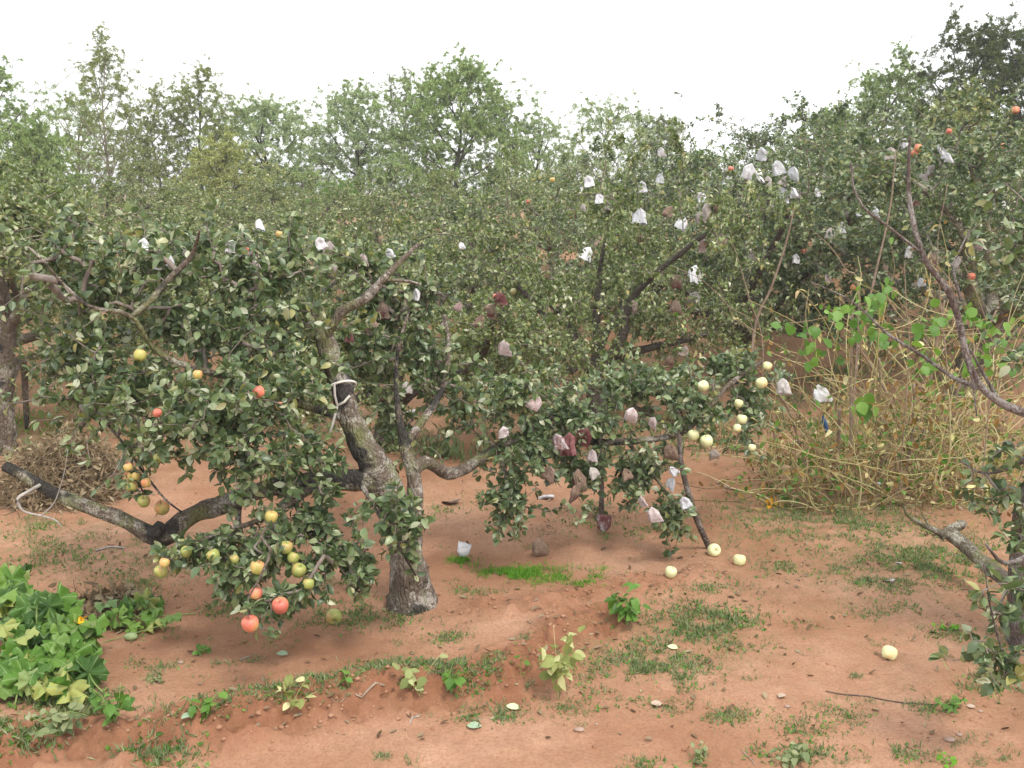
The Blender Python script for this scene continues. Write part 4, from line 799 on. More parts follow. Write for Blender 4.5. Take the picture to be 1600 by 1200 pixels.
# ---------------------------------------------------------------- bean poles and vines
GP = 'bean poles among the dry vines'; GS = 'bare sticks rising behind the bean patch'
BP = [([(1330, 765), (1329, 640), (1332, 480)], 'nearly upright thin stick at the left of the bean vines'), ([(1368, 745), (1405, 660), (1440, 600), (1475, 545)], 'long stick slanting up to the right through the bean vines'),
 ([(1436, 752), (1446, 650), (1462, 540), (1476, 470)], 'stick leaning slightly right in the middle of the bean vines'), ([(1432, 752), (1400, 650), (1372, 590), (1340, 540)], 'stick slanting up to the left, crossing the long slanting one'),
 ([(1264, 735), (1248, 690), (1232, 640), (1205, 600)], 'short stick at the left end of the bean patch'), ([(1303, 752), (1309, 700), (1312, 640)], 'thick short stake at the left of the bean patch'),
 ([(1378, 740), (1376, 640), (1374, 560)], 'upright stick left of the middle one'), ([(1505, 720), (1480, 640), (1462, 560), (1418, 500)], 'stick slanting left below the bare branch'), ([(1470, 735), (1500, 600), (1560, 480)], 'stick slanting right toward the edge leaves'),
 ([(1218, 718), (1208, 670), (1201, 625)], 'small leaning stick at the far left of the bean patch'), ([(1410, 760), (1425, 680), (1428, 600)], 'faint upright stick behind the crossing')]
for rows, lab in BP:
    g = gpt(*rows[0])[1]; r = .019 if 'thick' in lab else .011
    pole('bean_pole', lab, 'stick', [(rows[0][0], rows[0][1], None, r)]+[(a, b, g-.12*k_, r*(1-.15*k_)) for k_, (a, b) in enumerate(rows[1:])], 'stick', GP, 6, .1)
BS = [([(1178, 522), (1205, 450), (1228, 380), (1242, 322)], 9.5, .014, 'thickest bare stick leaning right, left of the white bag cluster below'), ([(1192, 545), (1172, 470), (1150, 395), (1138, 365)], 9.5, .007, 'thin bare stick leaning left out of the same bundle'),
 ([(1340, 560), (1365, 440), (1390, 330), (1400, 235)], 8.2, .011, 'tall thin stick left of the bare branch'), ([(1342, 470), (1320, 420), (1297, 385), (1272, 362)], 8., .006, 'thin whippy shoot bending up left above the vine leaves'),
 ([(1178, 522), (1140, 480), (1100, 440), (1050, 415)], 9.5, .005, 'fine shoot arching left toward the long white bag'), ([(1180, 540), (1150, 500), (1128, 460), (1120, 430)], 9.4, .004, 'fine short shoot left of the bundle'),
 ([(1420, 560), (1416, 480), (1413, 410)], 7.9, .006, 'thin upright shoot below the folded white bag'), ([(1545, 640), (1555, 560), (1530, 470), (1500, 400)], 7.6, .006, 'thin grey shoot curving left at the right edge'),
 ([(1480, 600), (1470, 480), (1465, 380), (1480, 290)], 8.4, .007, 'thin upright shoot just right of the bare branch'), ([(1560, 600), (1520, 500), (1478, 430), (1440, 400)], 8.4, .007, 'grey stick slanting left behind the bend of the bare branch')]
for rows, Yd, r, lab in BS:
    x0, y0 = rows[0]; b = at(x0, y0, Yd); p_ = [(b[0], b[1], gz(b[0], b[1])-.05, r)] + [(*at(a, c, Yd-.1*k_), r*(1-.22*k_)) for k_, (a, c) in enumerate(rows)]
    l = L4(p_, .08); b0 = l[0, :3].copy(); V, Fq = tubes([l[:, :3]-b0], [l[:, 3]], 6, .1)
    tag(link('bare_stick', mesh_np('bare_stick', V, Fq, MAT['stick']), None, b0), lab, 'stick', GS)
rng = np.random.default_rng(77)
def vine_tangle(n, x0, x1, ybase, topf, depth, mat, r=(.003, .0065)):
    polys, rads = [], []
    for _ in range(n):
        px = rng.uniform(x0, x1); b = gpt(px, ybase+rng.uniform(-45, 35)); b = b+np.array([0, 0, -.01]); h = topf(px)*rng.uniform(.35, 1.)
        k = 7; q = [b]; d = np.array([rng.normal()*.4, rng.normal()*.4, 1.1])
        for i_ in range(k):
            d = d+np.array([rng.normal()*.75, rng.normal()*.5, rng.normal()*.55-(.30 if i_ > 4 else 0)]); q.append(q[-1]+nrm(d)*h/k*1.2)
        q = np.array(q); q[:, 2] = np.maximum(q[:, 2], gh(q[:, 0], q[:, 1])+.005)
        l = smooth_poly(np.c_[q, np.linspace(rng.uniform(*r), r[0]*.8, len(q))], .07); polys.append(l[:, :3]); rads.append(l[:, 3])
    return polys, rads
hf = lambda px: np.interp(px, [1180, 1260, 1330, 1500, 1620], [.5, 1.2, 2.0, 2.2, 1.9])
vp, vr = vine_tangle(330, 1190, 1590, 765, hf, 8, 'vine')
V, Fq = tubes(vp, vr, 4, cap=False); o = empty('bean_vines', gpt(1400, 760), 'tangle of drying yellow bean vines on thin sticks at right', 'vine', None); o['kind'] = 'stuff'
# one tangle nobody could count: stems, dry leaves, green leaves
b0 = np.array(o.location)
link('stems', mesh_np('stems', V-b0, Fq, MAT['vine']), o)
def leaves_on(polys, n, leaf, lo=0., wr=.8, hi=False):
    A_ = np.concatenate(polys); A_ = A_[rng.random(len(A_)) < 1]; k = rng.integers(0, len(A_), n); P = A_[k]+rng.normal(size=(n, 3))*.03
    D = nrm(rng.normal(size=(n, 3))+np.array([0, 0, -.5])); U = nrm(rng.normal(size=(n, 3))*.9+np.array([0, -.2, .4])); L = leaf*(.5+.8*rng.random(n))
    return leaf_np(P, D, U, L, L*wr, rng, hi, .4, .4)
V, Fq = leaves_on(vp, 1500, .055, wr=.55, hi=True); link('dry_leaves', mesh_np('dry_leaves', V-b0, Fq, MAT['dry_orange']), o)
V, Fq = leaves_on(vp, 900, .065, wr=.5, hi=True); link('pale_leaves', mesh_np('pale_leaves', V-b0, Fq, MAT['vine']), o)
V, Fq = leaves_on(vp, 1300, .05, wr=.7, hi=True); link('leaves', mesh_np('leaves', V-b0, Fq, MAT['leaf_bright']), o)
# climbing plant with bright heart leaves
gl = [((1312, 480), 5, 18), ((1365, 470), 10, 30), ((1345, 500), 10, 25), ((1385, 440), 3, 10), ((1480, 500), 8, 25), ((1520, 490), 8, 20), ((1370, 520), 8, 25), ((1440, 515), 7, 25), ((1560, 520), 8, 30), ((1250, 520), 6, 30), ((1270, 545), 9, 25), ((1350, 630), 7, 15), ((1590, 560), 8, 30), ((1530, 560), 8, 25), ((1430, 560), 6, 25)]
P = []
for (a, b), n, sp in gl:
    for _ in range(int(n*1.8)): P.append(at(a+rng.normal()*sp*.7, b+rng.normal()*sp*.5, 7.3+rng.normal()*.25))
P = np.array(P); n = len(P); D = nrm(rng.normal(size=(n, 3))*.6+np.array([0, -.2, -.8])); U = nrm(rng.normal(size=(n, 3))*.5+np.array([0, -.8, .5])); L = .072*(.5+.8*rng.random(n))
V, Fq = leaf_np(P, D, U, L, L*.95, rng, True, .25, .3)
o2 = empty('climbing_vine', gpt(1480, 745), 'bright green climbing vine with heart shaped leaves over the bean sticks', 'vine'); b1 = np.array(o2.location)
link('leaves', mesh_np('leaves', V-b1, Fq, MAT['leaf_bright']), o2)
polys = []
for k in range(26):
    i_, j_ = rng.integers(0, n, 2)
    if abs(P[i_, 0]-P[j_, 0]) > .9: continue
    m_ = (P[i_]+P[j_])/2+np.array([0, 0, -.1]); t = np.linspace(0, 1, 9)[:, None]; polys.append((1-t)**2*P[i_]+2*t*(1-t)*m_+t*t*P[j_])
for k in range(10):
    i_ = rng.integers(0, n); g_ = np.array([P[i_, 0]+rng.normal()*.1, P[i_, 1]+.3, gz(P[i_, 0], P[i_, 1]+.3)]); m_ = (P[i_]+g_)/2+rng.normal(size=3)*.1; t = np.linspace(0, 1, 12)[:, None]; polys.append((1-t)**2*g_+2*t*(1-t)*m_+t*t*P[i_])
V, Fq = tubes(polys, [np.full(len(p), .003) for p in polys], 5, cap=False); link('stems', mesh_np('stems', V-b1, Fq, MAT['vine']), o2)
p = gpt(1290, 672); 
pole('plastic_scrap', 'small dark blue plastic scrap hanging in the bean vines', 'plastic scrap', [(1286, 650, 8., .012), (1290, 662, 8., .02), (1292, 676, 8., .008)], 'blue', None, 6, .4, .02)

# ---------------------------------------------------------------- pumpkin patch, bottom left
def lobed(P, N, size, ang, rng):
    """P positions (n,3), N normals, ang heading"""
    n = len(P); k = 30; th = np.arange(k)*2*math.pi/k
    lob = .62+.38*np.abs(np.cos(2.5*(th-math.pi/2)))**.7; lob *= 1+.08*np.cos(15*th); notch = np.exp(-((np.angle(np.exp(1j*(th+math.pi/2))))/.22)**2); lob = lob*(1-.75*notch)
    rings = [.0, .4, .75, 1.]; tx, ty, tz, uv = [], [], [], []
    for q in rings[1:]:
        tx.append(q*lob*np.cos(th)); ty.append(q*lob*np.sin(th)+.0); tz.append((-.0+.24*q*np.cos(5*(th-math.pi/2))+.18*q*q*np.sin(7*th)-.22*q*q)*1.)
    tx = np.concatenate([[0], *tx]); ty = np.concatenate([[0], *ty]); tz = np.concatenate([[0.06], *tz])
    Fq = [(0, 1+j, 1+(j+1) % k) for j in range(k)]
    for r_ in range(2):
        a0 = 1+r_*k
        for j in range(k):
            j2 = (j+1) % k; Fq += [(a0+j, a0+k+j, a0+k+j2), (a0+j, a0+k+j2, a0+j2)]
    N = nrm(N); H = np.stack([np.cos(ang), np.sin(ang), np.zeros(n)], -1); H = nrm(H-(H*N).sum(-1, keepdims=True)*N); Sx = np.cross(H, N)
    jit = 1+rng.normal(size=(n, len(tx)))*.035
    V = P[:, None]+size[:, None, None]*(Sx[:, None]*(tx[None]*jit)[..., None]+H[:, None]*(ty[None]*jit)[..., None]+N[:, None]*((tz[None]*(.6+.9*rng.random(n))[:, None])+rng.normal(size=(n, len(tx)))*.02)[..., None])
    m_ = len(tx); uv = np.tile(np.stack([tx, ty], -1), (n, 1)); Fq = np.array(Fq)
    return V.reshape(-1, 3), (np.arange(n)[:, None, None]*m_+Fq[None]).reshape(-1, 3), uv
def pumpkinmat():
    m = leafmat('pumpkin_leaf', [(.15, (.05, .12, .025)), (.35, (.11, .24, .035)), (.55, (.20, .34, .06)), (.72, (.16, .27, .11)), (.85, (.45, .47, .14))], .6, .3, .3)
    nt = m.node_tree; bs = nt.nodes['Principled BSDF']; col = bs.inputs['Base Color'].links[0].from_socket
    uv = nt.nodes.new('ShaderNodeUVMap'); uv.uv_map = 'uv'; sp = nt.nodes.new('ShaderNodeSeparateXYZ'); nt.links.new(uv.outputs[0], sp.inputs[0])
    a = mth(nt, 'ARCTAN2', sp.outputs['Y'], sp.outputs['X']); s_ = mth(nt, 'ABSOLUTE', mth(nt, 'SINE', mth(nt, 'MULTIPLY', mth(nt, 'SUBTRACT', a, math.pi/2), 2.5)))
    vein = ramp(nt, s_, [(.03, (.8, .8, .8)), (.10, (0, 0, 0))]); spots = ramp(nt, noise(nt, 40, 3, .6), [(.60, (0, 0, 0)), (.70, (.4, .4, .4))])
    c = mixc(nt, vein, col, (.30, .42, .18)); c = mixc(nt, spots, c, (.28, .36, .22)); nt.links.new(c, bs.inputs['Base Color'])
    bump(nt, bs, mth(nt, 'ADD', noise(nt, 55, 3), s_), .5, .008); return m
MAT['pumpkin'] = pumpkinmat()
rng = np.random.default_rng(21)
PC = gpt(70, 1080); po = empty('pumpkin_plant', PC, 'pumpkin plant with big lobed leaves and yellow flowers at lower left', 'pumpkin plant')
P, hh, szs = [], [], []
for (a, b, sx, sy, n, h0, h1) in [(55, 1015, 52, 30, 50, .14, .28), (118, 1012, 30, 26, 28, .10, .24), (25, 970, 45, 35, 30, .16, .34), (20, 1055, 50, 12, 16, .10, .2), (90, 1058, 55, 10, 12, .05, .12), (5, 925, 30, 12, 16, .1, .24), (95, 1000, 25, 15, 6, .25, .42)]:
    for _ in range(n):
        q = gpt(a+rng.uniform(-1, 1)*sx, b+rng.uniform(-1, 1)*sy+35); h_ = rng.uniform(h0, h1); P.append(q+np.array([0, 0, h_])); hh.append(h_)
P = np.array(P); n = len(P); N = rng.normal(size=(n, 3))*.6+np.array([0, -.35, 1.]); size = .05+.05*rng.random(n)
V, Fq, uv = lobed(P, N, size, rng.random(n)*6.28, rng)
link('foliage', mesh_np('foliage', V-PC, Fq, MAT['pumpkin'], uv=uv), po)
polys = []
for k in range(n):
    g_ = np.array([P[k, 0]+rng.normal()*.05, P[k, 1]+rng.normal()*.05, 0]); g_[2] = gz(g_[0], g_[1]); t = np.linspace(0, 1, 6)[:, None]; m_ = (g_+P[k])/2+rng.normal(size=3)*.03; polys.append((1-t)**2*g_+2*t*(1-t)*m_+t*t*(P[k]+np.array([0, 0, -.004])))
V, Fq = tubes(polys, [np.full(6, .0045) for p in polys], 6, cap=False); link('stalks', mesh_np('stalks', V-PC, Fq, MAT['stem']), po)
def flower():
    k = 20; th = np.arange(k)*2*math.pi/k; rings = [(.006, 0), (.012, .02), (.02, .035), (.042, .05)]; V = []
    for i_, (r, z) in enumerate(rings):
        st = 1+(.35*np.cos(5*th) if i_ == 3 else 0); V.append(np.stack([r*st*np.cos(th), r*st*np.sin(th), z+(.012*np.cos(5*th) if i_ == 3 else 0*th)], -1))
    V = np.concatenate(V); i = np.arange(3)[:, None]*k; j = np.arange(k); j2 = (j+1) % k
    return V, np.stack([i+j, i+j2, i+k+j2, i+k+j], -1).reshape(-1, 4)
V, Fq = flower(); fl = mesh_np('flower', V, Fq, MAT['petal'])
for a, b, h_, sc in [(50, 955, .36, 1.25), (27, 939, .36, .8), (2, 927, .36, .9), (89, 1021, .30, .7), (36, 966, .33, .9), (118, 975, .30, .9), (130, 972, .28, .8)]:
    q = at(a, b, 4.72+(1020-b)*.006-.1)
    o = link('flower', fl, po, q-PC); o.scale = (sc*.62,)*3; o.rotation_euler = (rng.uniform(.2, 1.2), rng.uniform(-.5, .5), rng.uniform(0, 6))
    t = np.array([q, (q+PC*[0, 0, 0]+q)/2-np.array([0, 0, .1]), np.array([q[0], q[1]+.03, gz(q[0], q[1]+.03)])])
    V, Fq = tubes([t-q], [np.full(3, .003)], 5); 
sv, sf = lathe([(.001, -.05), (.03, -.048), (.055, -.03), (.062, 0), (.055, .03), (.03, .047), (.001, .044)], 20, lump=.04); sq = mesh_np('squash_fruit', sv, sf, MAT['squash'])
q = gpt(24, 1020); o = link('squash_fruit', sq, po, q-PC+np.array([0, 0, .045])); o.scale = (.9, .9, .9)
q = gpt(205, 1000); o = link('squash', sq, None, q+np.array([0, 0, .02])); o.scale = (.6, .45, .42); tag(o, 'small pale green squash lying on soil beside the withered vines', 'squash')
# withered vines heap and end of the runner
HC = gpt(150, 962); rng = np.random.default_rng(5)
def heap(name, label, cat, centre, rx, ry, h, n, mat, length, width, curl=.6, kind=None, flat_=.35):
    a = rng.random(n)*6.28; r = np.sqrt(rng.random(n)); X_ = centre[0]+np.cos(a)*r*rx; Y_ = centre[1]+np.sin(a)*r*ry
    Z_ = gh(X_, Y_)+h*(1-r**2)*(.2+.8*rng.random(n))
    polys = []; k = 5
    for i_ in range(n):
        d = nrm(np.array([rng.normal(), rng.normal(), rng.normal()*flat_])); q = [np.array([X_[i_], Y_[i_], Z_[i_]])]; L_ = length*rng.uniform(.4, 1.3)
        for _ in range(k): d = nrm(d+rng.normal(size=3)*curl*.6); q.append(q[-1]+d*L_/k)
        q = np.array(q); q[:, 2] = np.maximum(q[:, 2], gh(q[:, 0], q[:, 1])+.004); polys.append(q)
    V, Fq = tubes(polys, [np.linspace(width, width*.4, k+1)*rng.uniform(.5, 1.3) for _ in polys], 3, cap=False)
    o = tag(link(name, mesh_np(name, V-centre, Fq, MAT[mat]), None, centre), label, cat, None, kind); return o, polys
o, pl = heap('withered_vines', 'heap of withered brown squash vines and crumpled leaves beside the pumpkin plant', 'dead vines', HC, .28, .30, .10, 600, 'dry', .16, .0035)
V, Fq = leaves_on(pl, 240, .06, wr=.6, hi=True); link('dead_leaves', mesh_np('dead_leaves', V-HC, Fq, MAT['litter']), o)
q0 = gpt(212, 975); rng = np.random.default_rng(9); P = q0+np.stack([rng.normal(size=16)*.10, rng.normal(size=16)*.10, .04+.07*rng.random(16)], -1)
V, Fq, uv = lobed(P, rng.normal(size=(16, 3))*.5+np.array([0, -.2, 1]), .05+.035*rng.random(16), rng.random(16)*6.28, rng)
o = empty('squash_vine', q0, 'green leafy end of a squash runner right of the withered vines', 'squash vine'); link('leaves', mesh_np('leaves', V-q0, Fq, MAT['pumpkin'], uv=uv), o)
polys = [np.array([q0+rng.normal(size=3)*[.12, .1, 0], p-np.array([0, 0, .03]), p]) for p in P]; V, Fq = tubes([p-q0 for p in polys], [np.full(3, .003)]*16, 5, cap=False); link('stalks', mesh_np('stalks', V, Fq, MAT['stem']), o)

# ---------------------------------------------------------------- dry brush pile behind the low limb
rng = np.random.default_rng(15)
BC = gpt(75, 790); o, pl = heap('brush_pile', 'large heap of dry straw coloured stalks and leaves at left behind the low limb', 'brush pile', BC+np.array([0, .35, 0]), .52, .5, .55, 1900, 'dry', .25, .004, .5)
V, Fq = leaves_on(pl, 3200, .055, wr=.4, hi=True); link('dead_leaves', mesh_np('dead_leaves', V-np.array(o.location), Fq, MAT['dry']), o)

# ---------------------------------------------------------------- seedlings and small plants
rng = np.random.default_rng(31)
def plant(px, py, h, spread, nst, lps, leaf, mat, label, wr=.75, cat='seedling', name='seedling', group='small plants on the soil', stemm='stem', r=.0018):
    b = gpt(px, py); polys, P, D, U = [], [], [], []
    for k in range(nst):
        a = rng.random()*6.28; e = np.array([math.cos(a)*spread*rng.uniform(.2, 1), math.sin(a)*spread*rng.uniform(.2, 1), h*rng.uniform(.5, 1)]); t = np.linspace(0, 1, 7)[:, None]
        m_ = e*.4+np.array([0, 0, h*.25])+rng.normal(size=3)*spread*.12; q = 2*t*(1-t)*m_+t*t*e; polys.append(q)
        for _ in range(lps):
            u = rng.uniform(.35, 1); i_ = int(u*6); P.append(q[i_]+rng.normal(size=3)*.008)
            D.append(np.array([rng.normal(), rng.normal(), rng.normal()*.4-.1])); U.append(np.array([rng.normal()*.4, rng.normal()*.4-.2, 1]))
    P, D, U = map(np.array, (P, D, U)); L = leaf*(.55+.7*rng.random(len(P)))
    o = empty(name, b, label, cat, group); V, Fq = leaf_np(P, D, U, L, L*wr, rng, True, .25, .3); link('leaves', mesh_np('leaves', V, Fq, MAT[mat]), o)
    V, Fq = tubes(polys, [np.linspace(r, r*.6, 7)]*len(polys), 5, cap=False); link('stems', mesh_np('stems', V, Fq, MAT[stemm]), o); return o
plant(980, 978, .25, .13, 9, 5, .062, 'leaf_bright', 'bushy green seedling with rounded leaves in the middle of the soil')
plant(873, 1095, .42, .16, 9, 6, .062, 'leaf_yellow', 'tall wilting olive seedling with drooping leaves on the ridge', stemm='vine')
plant(655, 1088, .24, .14, 6, 4, .055, 'leaf_dull', 'olive seedling left of centre on the weedy ridge', stemm='vine')
plant(705, 1085, .16, .12, 5, 4, .05, 'leaf_bright', 'light green seedling right of the olive one on the ridge')
plant(812, 1055, .15, .05, 2, 2, .04, 'leaf_bright', 'tiny two leaved seedling left of the tall wilting one')
plant(455, 1110, .19, .13, 5, 4, .05, 'leaf_yellow', 'pale seedling at the left part of the weedy ridge', stemm='vine')
plant(545, 1075, .14, .05, 2, 2, .055, 'leaf_bright', 'small heart leaved seedling left of the fallen twig')
plant(322, 1125, .12, .12, 4, 4, .05, 'leaf_bright', 'broad leaved seedling below the pumpkin plant side')
plant(312, 1020, .05, .09, 7, 4, .03, 'leaf_bright', 'low rosette weed left of centre on bare soil')
plant(250, 1062, .03, .11, 7, 5, .022, 'weed', 'low creeping weed on bare soil right of the pumpkin leaves')
plant(180, 1130, .16, .16, 8, 5, .05, 'leaf_bright', 'leafy weed at the lower edge of the pumpkin plant')
plant(90, 1150, .15, .2, 10, 5, .045, 'weed', 'straggly weed under the pumpkin plant at the bottom left')
plant(1480, 1110, .07, .1, 8, 5, .032, 'leaf_bright', 'green weed at the end of the thin twig on the path')
plant(1480, 985, .04, .1, 7, 4, .028, 'grass_bright', 'low bright weed right of the lone yellow windfall')
plant(1540, 1062, .07, .12, 8, 5, .035, 'weed', 'weed under the leafy spray at right')
plant(1240, 1195, .08, .1, 8, 5, .035, 'weed', 'weed at the bottom edge right of centre')
plant(1480, 1195, .05, .08, 5, 3, .03, 'grass_bright', 'tiny weed at the bottom edge far right')
plant(1090, 1188, .06, .12, 8, 4, .03, 'weed', 'flat weed near the bottom edge at centre')
plant(1050, 825, .14, .1, 6, 4, .05, 'weed', 'shaded weed left of the leaning prop foot')
plant(930, 808, .14, .2, 10, 5, .05, 'weed', 'leafy weed round the short upright prop')
plant(1200, 792, .03, .03, 2, 2, .02, 'weed', 'tiny weed beside the fallen yellow flower')
o = link('squash_flower', fl, None, gpt(1199, 790)+np.array([0, 0, .01])); o.scale = (1.1,)*3; o.rotation_euler = (1.2, 0, .3); tag(o, 'yellow orange flower lying on weeds left of the bean vines', 'flower')

# ---------------------------------------------------------------- grass and weeds
rng = np.random.default_rng(41)
def blades(patches, mat, name, label, hgt, wd, leafy=False):
    P, Ls = [], []
    for (a, b, rx, ry, n, hs) in patches:
        for _ in range(int(n*1.7)):
            u, v = rng.normal(size=2)*.62; d = ray(a+u*rx, b+v*ry); t = CAMZ/-d[2]; q = CAM+d*t
            P.append((q[0], q[1])); Ls.append(hs)
    P = np.array(P); Ls = np.array(Ls)
    kp = vn(P[:, 0]*9, P[:, 1]*9, 31)+.6*vn(P[:, 0]*23, P[:, 1]*23, 32)+rng.normal(size=len(P))*.12 > -.10; P = P[kp]; Ls = Ls[kp]; n = len(P)
    P = np.c_[P, gh(P[:, 0], P[:, 1])-.003]
    D = rng.normal(size=(n, 3))*(.9 if leafy else .55)+np.array([0, 0, .5 if leafy else 1.]); D[:, 2] = np.abs(D[:, 2])
    U = rng.normal(size=(n, 3))*.6+np.array([0, -.5, .6]); L = hgt*Ls*(.4+rng.random(n))
    V, Fq = leaf_np(P, D, U, L, np.maximum(L*wd, .002), rng, False, .3, .3)
    return tag(link(name, mesh_np(name, V, Fq, MAT[mat]), None), label, name, None, 'stuff')
wp = [(550, 975, 60, 18, 420, .9), (620, 978, 40, 12, 160, .8), (530, 940, 40, 40, 240, 1.), (700, 1015, 28, 12, 160, .8), (720, 925, 35, 14, 140, .7), (760, 930, 30, 8, 90, .7), (350, 960, 35, 12, 160, 1.), (415, 1000, 40, 25, 160, .7), (220, 910, 60, 22, 500, .9), (90, 870, 90, 28, 600, 1.), (280, 870, 60, 20, 250, .9),
      (900, 905, 40, 16, 200, .7), (1085, 990, 90, 40, 1300, .9), (1000, 1060, 90, 28, 1300, .9), (1120, 975, 60, 22, 500, 1.1), (1020, 1035, 60, 25, 500, .9), (1220, 892, 28, 14, 240, .9), (1110, 925, 50, 15, 260, .8), (1245, 985, 30, 10, 90, .7), (1400, 918, 55, 16, 400, .8), (1355, 900, 80, 18, 500, .9), (1420, 880, 90, 30, 1200, 1.), (1330, 820, 110, 40, 1800, 1.), (1250, 790, 120, 35, 1400, .9), (1180, 790, 80, 30, 700, .8), (1480, 870, 80, 40, 1000, 1.1),
      (1360, 962, 40, 10, 120, .7), (1415, 950, 40, 10, 140, .7), (1480, 990, 35, 12, 150, .8), (1310, 1105, 30, 12, 150, .7), (1335, 1125, 25, 12, 120, .7), (1260, 1140, 50, 18, 200, .8), (1400, 1180, 50, 14, 200, .8), (1240, 1180, 50, 14, 250, 1.), (1060, 1110, 35, 10, 140, .7), (1140, 1125, 45, 12, 170, .8), (1020, 1195, 40, 10, 140, .8), (1470, 1105, 35, 16, 200, .8), (1540, 1075, 40, 20, 220, .9),
      (690, 1080, 90, 20, 900, .9), (620, 1070, 70, 15, 350, .8), (760, 1065, 50, 14, 240, .8), (480, 1105, 70, 14, 400, .9), (560, 1075, 60, 14, 250, .8), (430, 1110, 50, 20, 250, .9), (330, 1140, 60, 16, 250, .9), (780, 1120, 50, 12, 300, .8), (740, 1125, 40, 10, 160, .8), (250, 1185, 60, 18, 350, 1.1), (900, 1110, 40, 14, 120, .7), (120, 1130, 90, 25, 500, 1.2), (30, 1190, 60, 20, 300, 1.2),
      (1200, 840, 90, 22, 400, .8), (760, 790, 50, 14, 120, .9), (690, 800, 30, 12, 90, 1.), (1040, 835, 60, 14, 260, 1.), (940, 830, 60, 16, 300, 1.1), (1560, 1000, 40, 30, 150, .8), (60, 830, 60, 15, 250, 1.), (210, 935, 30, 10, 90, .8), (240, 1000, 30, 10, 90, .8), (250, 1058, 35, 10, 120, .7), (1000, 940, 40, 25, 120, .8)]
for _ in range(120): wp.append((rng.uniform(0, 1600), rng.uniform(760, 1200), rng.uniform(8, 22), rng.uniform(4, 9), int(rng.integers(8, 45)), rng.uniform(.5, .9)))
blades(wp, 'weed', 'low_weeds', 'low dull green weeds scattered in patches over the red soil', .035, .16)
blades([(a, b, c, d, n//2, h) for a, b, c, d, n, h in wp[:64]], 'leaf_bright', 'creeping_weeds', 'small leaved creeping weeds among the grass patches', .024, .55, True)
bp = [(812, 898, 38, 10, 1500, 1.), (775, 892, 28, 7, 300, .9), (725, 874, 22, 8, 700, 1.), (878, 905, 26, 12, 350, .9), (850, 918, 22, 8, 180, .8), (908, 922, 28, 10, 220, .9), (940, 895, 15, 6, 70, .8), (930, 909, 12, 5, 60, .8), (60, 665, 60, 18, 500, 2.), (1300, 700, 60, 20, 200, 2.)]
blades(bp, 'grass_bright', 'bright_grass', 'vivid green fine grass below the right crown', .034, .10)
# taller rough growth under and between the orchard trees
fp = []
for _ in range(230):
    fp.append((rng.uniform(-50, 1650), rng.uniform(500, 720), rng.uniform(30, 80), rng.uniform(4, 12), 45, rng.uniform(1.5, 3.5)))
blades(fp, 'weed', 'orchard_grass', 'rough grass and weeds growing between the orchard trees', .05, .14)

# ---------------------------------------------------------------- litter, clods, stones, twigs
n = 2600; xs_ = rng.uniform(-3.5, 3.6, n); ys_ = 4.2+6*rng.random(n)**1.4
wgt = rng.random(n) < .25+.75*np.clip(loose(xs_, ys_)*1.5+mossy(xs_, ys_), 0, 1); xs_, ys_ = xs_[wgt], ys_[wgt]; n = len(xs_)
P = np.c_[xs_, ys_, gh(xs_, ys_)+.004]; D = np.c_[rng.normal(size=(n, 2)), rng.normal(size=n)*.15]; U = np.c_[rng.normal(size=(n, 2))*.35, np.ones(n)]
L = .035*(.3+1.1*rng.random(n)); V, Fq = leaf_np(P, D, U, L, L*.5, rng, True, .5, -.2)
tag(link('leaf_litter', mesh_np('leaf_litter', V, Fq, MAT['litter'])), 'small dry fallen leaves scattered over the soil', 'leaf litter', None, 'stuff')
ico = np.array([(0, 0, 1.), (.89, 0, .45), (.28, .85, .45), (-.72, .53, .45), (-.72, -.53, .45), (.28, -.85, .45), (.72, .53, -.45), (-.28, .85, -.45), (-.89, 0, -.45), (-.28, -.85, -.45), (.72, -.53, -.45), (0, 0, -1.)])
icf = np.array([(0, 1, 2), (0, 2, 3), (0, 3, 4), (0, 4, 5), (0, 5, 1), (1, 6, 2), (2, 7, 3), (3, 8, 4), (4, 9, 5), (5, 10, 1), (6, 7, 2), (7, 8, 3), (8, 9, 4), (9, 10, 5), (10, 6, 1), (11, 7, 6), (11, 8, 7), (11, 9, 8), (11, 10, 9), (11, 6, 10)])
def clods(n, size, sel, name, label, mat):
    x = rng.uniform(-3.4, 3.4, n*8); y = 4.1+4.5*rng.random(n*8); L_ = loose(x, y); k = rng.random(n*8) < (L_*.9+sel); x, y = x[k][:n], y[k][:n]; m_ = len(x)
    s_ = size*(.25+rng.random(m_)**3*1.2); V = np.stack([x, y, gh(x, y)+s_*.15], -1)[:, None]+ico[None]*(s_[:, None, None]*np.array([1, 1, .7]))*(1+rng.normal(size=(m_, 12, 1))*.16)
    return tag(link(name, mesh_np(name, V.reshape(-1, 3), (np.arange(m_)[:, None, None]*12+icf[None]).reshape(-1, 3), MAT[mat])), label, name.replace('_', ' '), None, 'stuff')
clods(1800, .012, .0, 'soil_clods', 'loose crumbly clods of red soil along the ridge', 'soil')
clods(1600, .009, .5, 'grit', 'fine grit and crumbs scattered over the path', 'soil')
def stone(px, py, s_, lab, mat='stone'):
    p = gpt(px, py); rn = np.random.default_rng(int(px)); V = ico*np.array([s_*1.3, s_*.9, s_*.6])*(1+rn.normal(size=(12, 1))*.12)
    me = mesh_np('stone', V, icf, MAT[mat]); o = link('stone', me, None, p+np.array([0, 0, s_*.25])); m_ = o.modifiers.new('s', 'SUBSURF'); m_.levels = m_.render_levels = 2
    tag(o, lab, 'stone', 'stones on the path'); return o
stone(905, 1142, .026, 'flat pinkish stone in the lower middle of the path'); stone(1484, 1158, .026, 'brown stone at lower right beside the pale one'); stone(1499, 1149, .018, 'pale stone at lower right touching the brown one')
